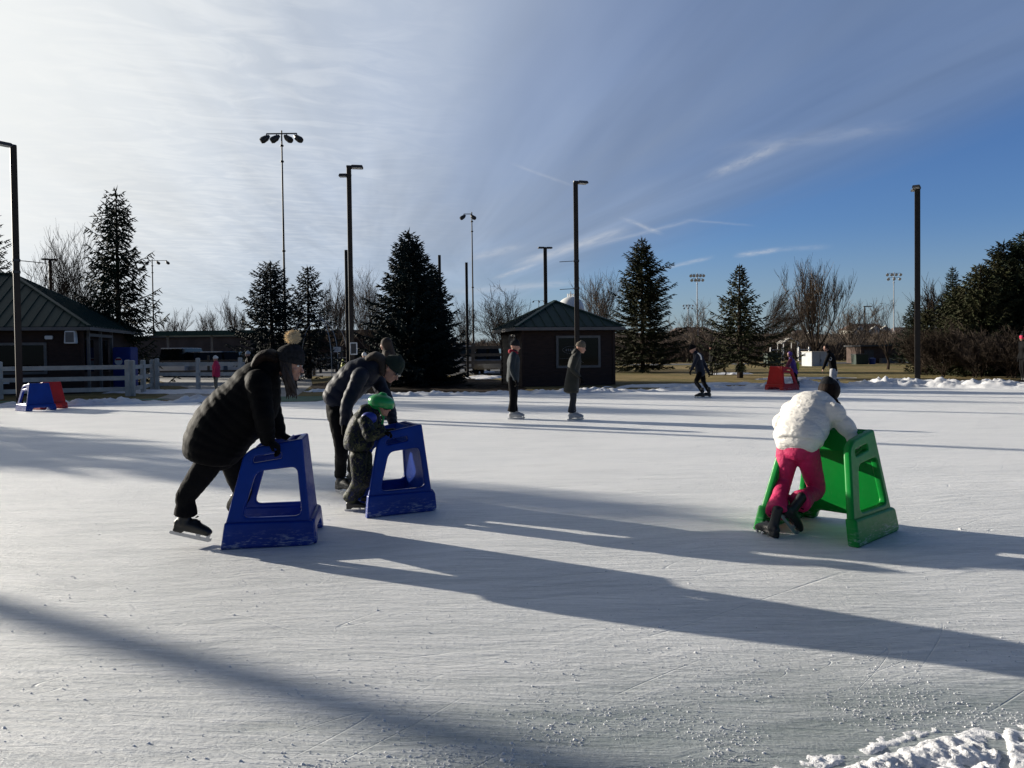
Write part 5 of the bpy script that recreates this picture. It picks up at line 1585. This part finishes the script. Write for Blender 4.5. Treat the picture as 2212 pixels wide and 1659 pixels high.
# ---------------- adult bending over the child
q = PP(7.6)
J = dict(base=G(748, 1064), pelvis=q(734, 872), chest=q(782, 818), neck=q(818, 792), head=q(846, 797), face=V((.70, -.22, -.66)), hup=V((.66, 0, .70)),
         sR=q(778, 812, -.24), eR=q(751, 872, -.30), wR=q(744, 915, -.28), sL=q(812, 818, .22), eL=q(838, 868, .10), wL=q(848, 912, -.25),
         hR=q(730, 895, -.10), kR=q(738, 968, -.08), hL=q(742, 895, .12), kL=q(768, 968, .22), dR=V((-.06, 0, -1)), dL=V((.35, -.2, -.9)))
J['fR'] = (G(745, 1066), V((.72, -.65, 0)), UP); J['fL'] = (G(776, 1052), V((.9, -.2, 0)), UP)
torso = [(q(724, 872), .19, .12), (q(730, 862), .205, .15), (q(748, 838), .20, .165), (q(775, 812), .21, .165), (q(800, 795), .16, .13), (q(818, 784), .10, .09)]
def hood2(h, hm):
    h.loft([q(798, 778), q(812, 770), q(826, 782), q(828, 806)], [(.13, .05), (.14, .055), (.12, .05), (.10, .04)], side=(0, 1, 0), n=16)
r2, hm2, b2, _ = person(J, 'person in a dark navy down jacket bending over the child in the green helmet', M_NAVY, M_BLKPANT, 1.02, M_BLACKK, M_BOOT, .012, torso, (.085, .009), .012, 4,
                        hat='beanie', hatm=M_DGREEN, hood=hood2, hoodm=M_BROWNF, near=True, sleeve=1.05, curl=.55, palm=(V((0, -1, 0)), V((1, 0, 0))))
m = MB()
for s_ in (-1, 1): m.sphere((.088, s_ * .032, .002), 1, hm2, 12, 8, (.012, .028, .018))
m.loft([(.095, -.06, .006), (.104, 0, .008), (.095, .06, .006)], .006, m=hm2, n=6)
for s_ in (-1, 1): m.loft([(.085, s_ * .06, .006), (0, s_ * .085, .004)], .004, m=hm2, n=6)
m.build('sunglasses', M_GOG, r2, True, True)

# ---------------- child in the green helmet
q = PP(6.9); s = .63
J = dict(base=G(768, 1103), pelvis=q(776, 972), chest=q(790, 918), neck=q(808, 893), head=q(825, 876), face=V((.97, -.1, -.22)),
         sR=q(790, 910, -.13), eR=q(798, 943, -.20), wR=q(828, 934, -.20), sL=q(808, 908, .12), eL=q(828, 940, .14), wL=q(850, 932, .10),
         hR=q(774, 985, -.06), kR=q(774, 1036, -.07), hL=q(785, 985, .06), kL=q(792, 1036, .08), dR=V((1, .05, -.12)), dL=V((1, 0, -.15)))
J['fR'] = (G(768, 1104), V((1, -.08, 0)), UP); J['fL'] = (G(782, 1090), V((1, .1, 0)), UP)
torso = [(q(774, 965), .155, .125), (q(775, 955), .165, .135), (q(780, 932), .155, .130), (q(790, 908), .15, .12), (q(800, 895), .10, .09), (q(808, 888), .07, .07)]
r3, hm3, b3, _ = person(J, 'child in a green helmet and camouflage snowsuit holding a blue skating aid', M_CAMO, M_CAMO, s, M_BLACKK, M_BOOT, .009, torso, None, .010, 6,
                        near=True, flare=1.35, legr=1.35, sleeve=1.35, curl=.8, palm=(V((0, 0, -1)), V((0, 0, -1))), hd=1.18, cuff=.03)
m = MB()
m.loft([(-.014, 0, -.012), (-.014, 0, .03), (-.012, 0, .075), (-.012, 0, .112), (-.012, 0, .134)], [(.156, .122), (.168, .130), (.156, .122), (.116, .095), (.05, .04)], side=(1, 0, 0), n=30, m=hm3, cap=(.1, .8))
m.sphere((-.062, 0, -.020), 1, hm3, 20, 12, (.072, .104, .052))
m.loft([(.10, -.07, .012), (.132, 0, .014), (.10, .07, .012)], [(.02, .006), (.024, .006), (.02, .006)], side=(1, 0, 0), n=12, m=hm3)
he = m.fused('helmet', M_HELM, r3, voxel=.006, smooth=3)
m = MB()
for s_ in (-1, 1):
    m.loft([(-.01, s_ * .092, -.03), (.025, s_ * .075, -.09), (.05, s_ * .02, -.135)], [(.009, .003)] * 3, side=(1, 0, 0), n=8, m=hm3)
m.loft([(.05, 0, -.135), (.055, -.015, -.22)], [(.013, .005), (.016, .005)], side=(1, 0, 0), n=8, m=hm3)
m.build('chin_strap', M_HELM, he, True, True)
m = MB(); m.loft([(.055, -.075, -.005), (.098, 0, -.004), (.055, .075, -.005)], [(.02, .030)] * 3, side=(1, 0, 0), n=12, m=hm3); m.build('visor', M_GOG, he, True, True)
m = MB(); c = q(797, 903, -.12); m.sphere(c, 1, None, 14, 10, (.072, .045, .055)); m.build('shoulder_patch', M_PATCHB, r3, True, True)
m = MB(); m.loft([q(776, 898), q(786, 884), q(798, 882)], [(.08, .03), (.095, .045), (.08, .035)], side=(0, 1, 0), n=14); m.fused('hood', M_CAMO, r3, voxel=.009, smooth=1, disp=wrinkle(.008, seed=3))

# ---------------- girl with the green skating aid
q = PP(6.0); s = .86; F4 = V((.75, .66, 0)); R4 = V((.66, -.75, 0))
J = dict(base=G(1690, 1165), pelvis=q(1724, 958, -.03), chest=q(1752, 896, .22), neck=q(1770, 866, .36), head=q(1792, 847, .38), face=V((.62, .60, -.50)), hup=V((.35, .35, .86)),
         sL=q(1712, 886, .34), eL=q(1687, 916, .42), wL=q(1728, 955, .72), sR=q(1800, 891, .04), eR=q(1832, 928, .02), wR=q(1853, 961, .0),
         hL=q(1704, 968, .05), kL=q(1692, 1038, .10), hR=q(1742, 972, -.05), kR=q(1764, 1058, .12), dR=V((.8, .45, -.45)), dL=V((.8, .4, -.4)))
J['fL'] = (P(1655, 1163, 5.86), V((-.30, .92, 0)), V((.22, .1, 1)))
a = P(1680, 1108, 5.80); b_ = P(1721, 1161, 5.90)
J['fR'] = (a.lerp(b_, .5), b_ - a, V((.75, .25, .55)))
torso = [(q(1718, 968, -.05), .165, .130), (q(1721, 958, -.03), .170, .140), (q(1724, 946, -.01), .196, .165), (q(1737, 920, .09), .198, .17), (q(1750, 895, .20), .205, .165), (q(1760, 878, .28), .185, .135), (q(1768, 868, .34), .12, .10)]
def hood4(h, hm):
    h.loft([q(1732, 884, .14), q(1742, 868, .18), q(1758, 862, .22), q(1776, 874, .28)], [(.12, .055), (.135, .07), (.13, .07), (.11, .05)], side=R4, n=18)
def hair4(root, hm):
    m = MB(); m.sphere((-.02, 0, .012), 1, hm, 20, 14, (.114, .102, .116)); m.fused('hair', M_HAIRD, root, voxel=.008, smooth=1, disp=wrinkle(.004, (30, 30, 60), 3))
    m = MB(); m.loft([(-.075, 0, .055), (-.075, 0, .09), (-.065, 0, .112)], [(.07, .075), (.06, .06), (.025, .03)], side=(1, 0, 0), n=20, m=hm); m.build('hat', M_HATG, root, True, True)
    m = MB(); pts = [q(1800, 858, .30), q(1812, 872, .20), q(1822, 890, .10), q(1828, 905, .06)]
    for k, (p1, p2) in enumerate(zip(pts, pts[1:])):
        for t in (0, .5): m.sphere(p1.lerp(p2, t), .017 - .002 * k, None, 10, 8)
    m.loft(pts, .011, n=8); m.build('braid', M_HAIRD, root, True, True)
r4, hm4, b4, _ = person(J, 'child in a white puffer jacket and crimson snow trousers leaning on the green skating aid', M_WHITEJ, M_PINK, s, M_BLUEG, M_BOOT, .009, torso, (.15, .018), .006, 8,
                        hair=hair4, hood=hood4, near=False, flare=1.42, legr=1.16, sleeve=1.24, cuff=.20, wsc=(8, 8, 14), curl=.8, palm=(V((.2, .2, -1)), V((.2, .2, -1))), collar=False)

# ---------------- the two adults standing on the ice
b5 = G(1115, 905); J, s = stand(b5, V((1, -.05, 0)), 1.72, lean=.05, lift=.0, step=.02, knee=.01)
person(J, 'person in a teal jacket, red scarf and grey hat left of the light pole', M_TEAL, M_BLKPANT, s, M_BLACKK, M_WBOOT, .018, None, None, .008, 11, hat='beanie', hatm=M_HATG, flare=1.3, legr=1.15, sleeve=1.05,
       hood=lambda h, hm: h.loft([hm @ V((-.10, 0, -.13)), hm @ V((-.02, 0, -.12)), hm @ V((.05, 0, -.15))], [(.09, .05), (.085, .05), (.07, .04)], side=(0, 1, 0), n=14), hoodm=M_REDK)
b6 = G(1243, 907); J, s = stand(b6, V((1, -.03, 0)), 1.68, lean=.16, lift=.0, stoop=.05, knee=.02, arms='pocket', step=.02)
dn = V((-.10, 0, -1)).normalized()
T = [(J['pelvis'] + dn * .30 * s, .20 * s, .17 * s), (J['pelvis'] + dn * .1, .195 * s, .155 * s), (J['pelvis'], .185 * s, .145 * s), (J['pelvis'].lerp(J['chest'], .5), .175 * s, .14 * s), (J['chest'], .19 * s, .14 * s), (J['chest'].lerp(J['neck'], .6), .13 * s, .11 * s), (J['neck'], .08 * s, .08 * s)]
person(J, 'person in a knee length olive coat and striped hat before the kiosk window', M_OLIVEC, M_JEANS, s, M_BLACKK, M_WBOOT, .018, T, None, .008, 13, hat='beanie', hatm=M_STRIPE, flare=1.25,
       hood=lambda h, hm: h.loft([hm @ V((-.12, 0, -.16)), hm @ V((-.09, 0, -.08))], [(.10, .06), (.09, .05)], side=(0, 1, 0), n=14))

# ---------------- far skater leaning left
q = PP(23.6)
J = dict(base=G(1518, 860), pelvis=q(1513, 803), chest=q(1507, 775), neck=q(1502, 763), head=q(1496, 754), face=V((-.9, -.1, -.42)),
         sL=q(1508, 767, -.22), eL=q(1500, 785, -.26), wL=q(1493, 799, -.22), sR=q(1511, 767, .22), eR=q(1522, 788, .25), wR=q(1530, 804, .2),
         hL=q(1512, 806, -.1), kL=q(1504, 825, -.1), hR=q(1516, 806, .1), kR=q(1521, 828, .1))
J['fL'] = (G(1512, 860), V((-1, -.1, 0)), UP); J['fR'] = (G(1526, 859), V((-1, .1, 0)), UP)
r7, hm7, _, _ = person(J, 'person in dark blue leaning forward and skating left, white stripe on the sleeve', M_NAVY, M_BLKPANT, 1.0, M_BLACKK, M_BOOT, .022, None, None, .008, 15, hat='beanie', hatm=M_BLACKK)
m = MB(); m.loft([q(1508, 763, -.3), q(1513, 768, -.31), q(1515, 776, -.31)], [(.03, .02)] * 3, n=8); m.build('sleeve_stripe', M_WHITE, r7, True, True)

# ---------------- child in purple with the red aid
q = PP(28.6)
J = dict(base=G(1717, 839), pelvis=q(1717, 803), chest=q(1712, 783), neck=q(1708, 774), head=q(1705, 766), face=V((-.9, -.2, -.45)),
         sL=q(1708, 777, -.15), eL=q(1702, 788, -.2), wL=q(1697, 797, -.15), sR=q(1712, 777, .15), eR=q(1706, 788, .2), wR=q(1700, 797, .2),
         hL=q(1716, 806, -.07), kL=q(1714, 821, -.08), hR=q(1718, 806, .08), kR=q(1720, 821, .1))
J['fL'] = (G(1715, 839), V((-1, 0, 0)), UP); J['fR'] = (G(1721, 838), V((-1, 0, 0)), UP)
r8, hm8, _, _ = person(J, 'child in a purple hooded jacket leaning on the red skating aid', M_PURPLE, M_BLKPANT, .80, M_MAROON, M_BOOT, .022, None, None, .006, 17, hood=lambda h, hm: h.sphere((-.045, 0, .015), .120, hm, 14, 10))
m = MB(); m.loft([q(1708, 777, -.2), q(1702, 787, -.25), q(1698, 795, -.2)], .065, n=10); m.build('sleeve', M_MAROON, r8, True, True)
m = MB(); m.sphere(q(1723, 791, -.02), 1, None, 10, 8, (.06, .10, .17)); m.build('backpack', M_YELLOW, r8, True, True)

# ---------------- skater in black jacket and pale trousers
q = PP(30)
J = dict(base=G(1800, 838), pelvis=q(1800, 796), chest=q(1796, 774), neck=q(1790, 761), head=q(1784, 752), face=V((-.92, -.15, -.35)),
         sL=q(1791, 767, -.2), eL=q(1783, 784, -.26), wL=q(1778, 797, -.22), sR=q(1797, 767, .2), eR=q(1803, 784, .25), wR=q(1804, 797, .2),
         hL=q(1799, 800, -.1), kL=q(1797, 819, -.1), hR=q(1803, 800, .1), kR=q(1802, 819, .1))
J['fL'] = (G(1798, 838), V((-1, -.1, 0)), UP); J['fR'] = (G(1804, 837), V((-1, .1, 0)), UP)
r9, hm9, _, _ = person(J, 'person in a black jacket and pale grey trousers skating left behind the white jacket', M_BLACK, M_LPANT, .98, None, M_BOOT, .022, None, None, .008, 19, flare=1.3, legr=1.25, sleeve=1.15,
       hair=lambda root, hm: (lambda mb: (mb.sphere((-.03, 0, .02), 1, hm, 14, 10, (.10, .09, .12)), mb.build('hair', M_HAIRD, root, True, True)))(MB()))
m = MB()
for i in range(10):
    a_ = 6.283 * i / 10; b2_ = 6.283 * (i + 1) / 10; c = q(1794, 775, -.22)
    m.tube(c + V((math.cos(a_) * .045, 0, math.sin(a_) * .06)), c + V((math.cos(b2_) * .045, 0, math.sin(b2_) * .06)), .014, n=5)
m.build('jacket_emblem', M_WHITE, r9, True, True)

# ---------------- figures off the ice
def walker(x, Y, f, h, label, jm, tm, hatm=None, seed=1, **k):
    J, s = stand(XZ(x, Y), f, h)
    return person(J, label, jm, tm, s, M_BLACKK, M_BOOT, .024, None, None, .006, seed, hat='beanie' if hatm else None, hatm=hatm, shoes='low', **k)
walker(2207, 29.6, V((-1, .2, 0)), 1.93, 'person in a dark coat with a grey bobble hat, cut off by the right edge', M_BLACK, M_BLKPANT, M_HATG, 21, pom=M_HATG, sleeve=1.2,
       hood=lambda h, hm: h.loft([hm @ V((0, 0, .0)), hm @ V((0, 0, .05))], [(.118, .10), (.118, .10)], side=(1, 0, 0), n=14), hoodm=M_HOTPINK)
walker(463, 27.5, V((-1, -.3, 0)), 1.45, 'child in a bright pink jacket and white hat by the white fence', M_HOTPINK, M_KHAKI, M_WHITEJ, 22, sleeve=1.4, puff=1.2)
walker(533, 30, V((-.9, -.4, 0)), 1.62, 'person in a dark coat and pale hat behind the shoulder of the woman in black', M_BLACK, M_BLKPANT, M_LPANT, 23)
walker(828, 16.6, V((-1, -.25, 0)), 1.80, 'person in a brown hooded jacket facing left behind the bending adult', M_BROWNF, M_BLKPANT, None, 24, hood=lambda h, hm: (h.sphere((-.035, 0, .02), .127, hm, 14, 10), h.loft([(-.04, 0, .0), (-.05, 0, -.12), (-.05, 0, -.24)], [(.115, .125), (.12, .13), (.13, .17)], side=(1, 0, 0), n=16, m=hm)))
walker(786, 26, V((-.1, -1, 0)), 1.5, 'child in a white knitted hat facing the camera on the path', M_NAVY, M_BLKPANT, M_WHITEJ, 25)
r12, *_ = walker(1535, 42, V((-1, -.1, 0)), 1.70, 'person with a dark backpack walking a dog on the grass', M_BLACK, M_BLKPANT, M_BLACKK, 26)
m = MB(); c = XZ(1535, 42) + V((.22, 0, 1.2)); m.sphere(c, 1, None, 12, 8, (.15, .17, .27)); m.build('backpack', M_BLACKK, r12, True, True)

# ---------------- the dog
def dog(x, Y, label):
    root = empty('dog', XZ(x, Y), label, 'dog'); b = XZ(x, Y); m = MB()
    o = lambda a, c, z: b + V((a, c, z))
    m.loft([o(-.30, 0, .50), o(-.12, 0, .47), o(.12, 0, .50), o(.30, 0, .50)], [(.09, .12), (.11, .15), (.09, .11), (.08, .10)], side=(0, 1, 0))
    m.loft([o(-.28, 0, .54), o(-.40, 0, .66), o(-.46, 0, .72)], [.075, .06, .06]); m.loft([o(-.45, 0, .72), o(-.55, 0, .70), o(-.62, 0, .67)], [.062, .045, .028])
    for s_ in (-1, 1): m.loft([o(-.42, s_ * .04, .76), o(-.41, s_ * .05, .83)], [.022, .008])
    for s_, d in ((-1, .03), (1, -.05)):
        m.loft([o(-.24, s_ * .07, .44), o(-.25 + d, s_ * .07, .24), o(-.24 + d, s_ * .07, .03)], [.05, .03, .022]); m.sphere(o(-.26 + d, s_ * .07, .025), .03, None)
        m.loft([o(.27, s_ * .07, .46), o(.20 - d, s_ * .07, .30), o(.32 - d, s_ * .07, .17), o(.30 - d, s_ * .07, .03)], [.07, .04, .024, .022]); m.sphere(o(.28 - d, s_ * .07, .025), .03, None)
    m.loft([o(.33, 0, .54), o(.45, 0, .48), o(.52, 0, .36)], [.028, .022, .012])
    m.fused('body', M('dog_coat', (.05, .032, .02), .8, .4, 6), root, voxel=.018, smooth=1)
dog(1555, 42.2, 'brown dog standing on the grass beside its walker')
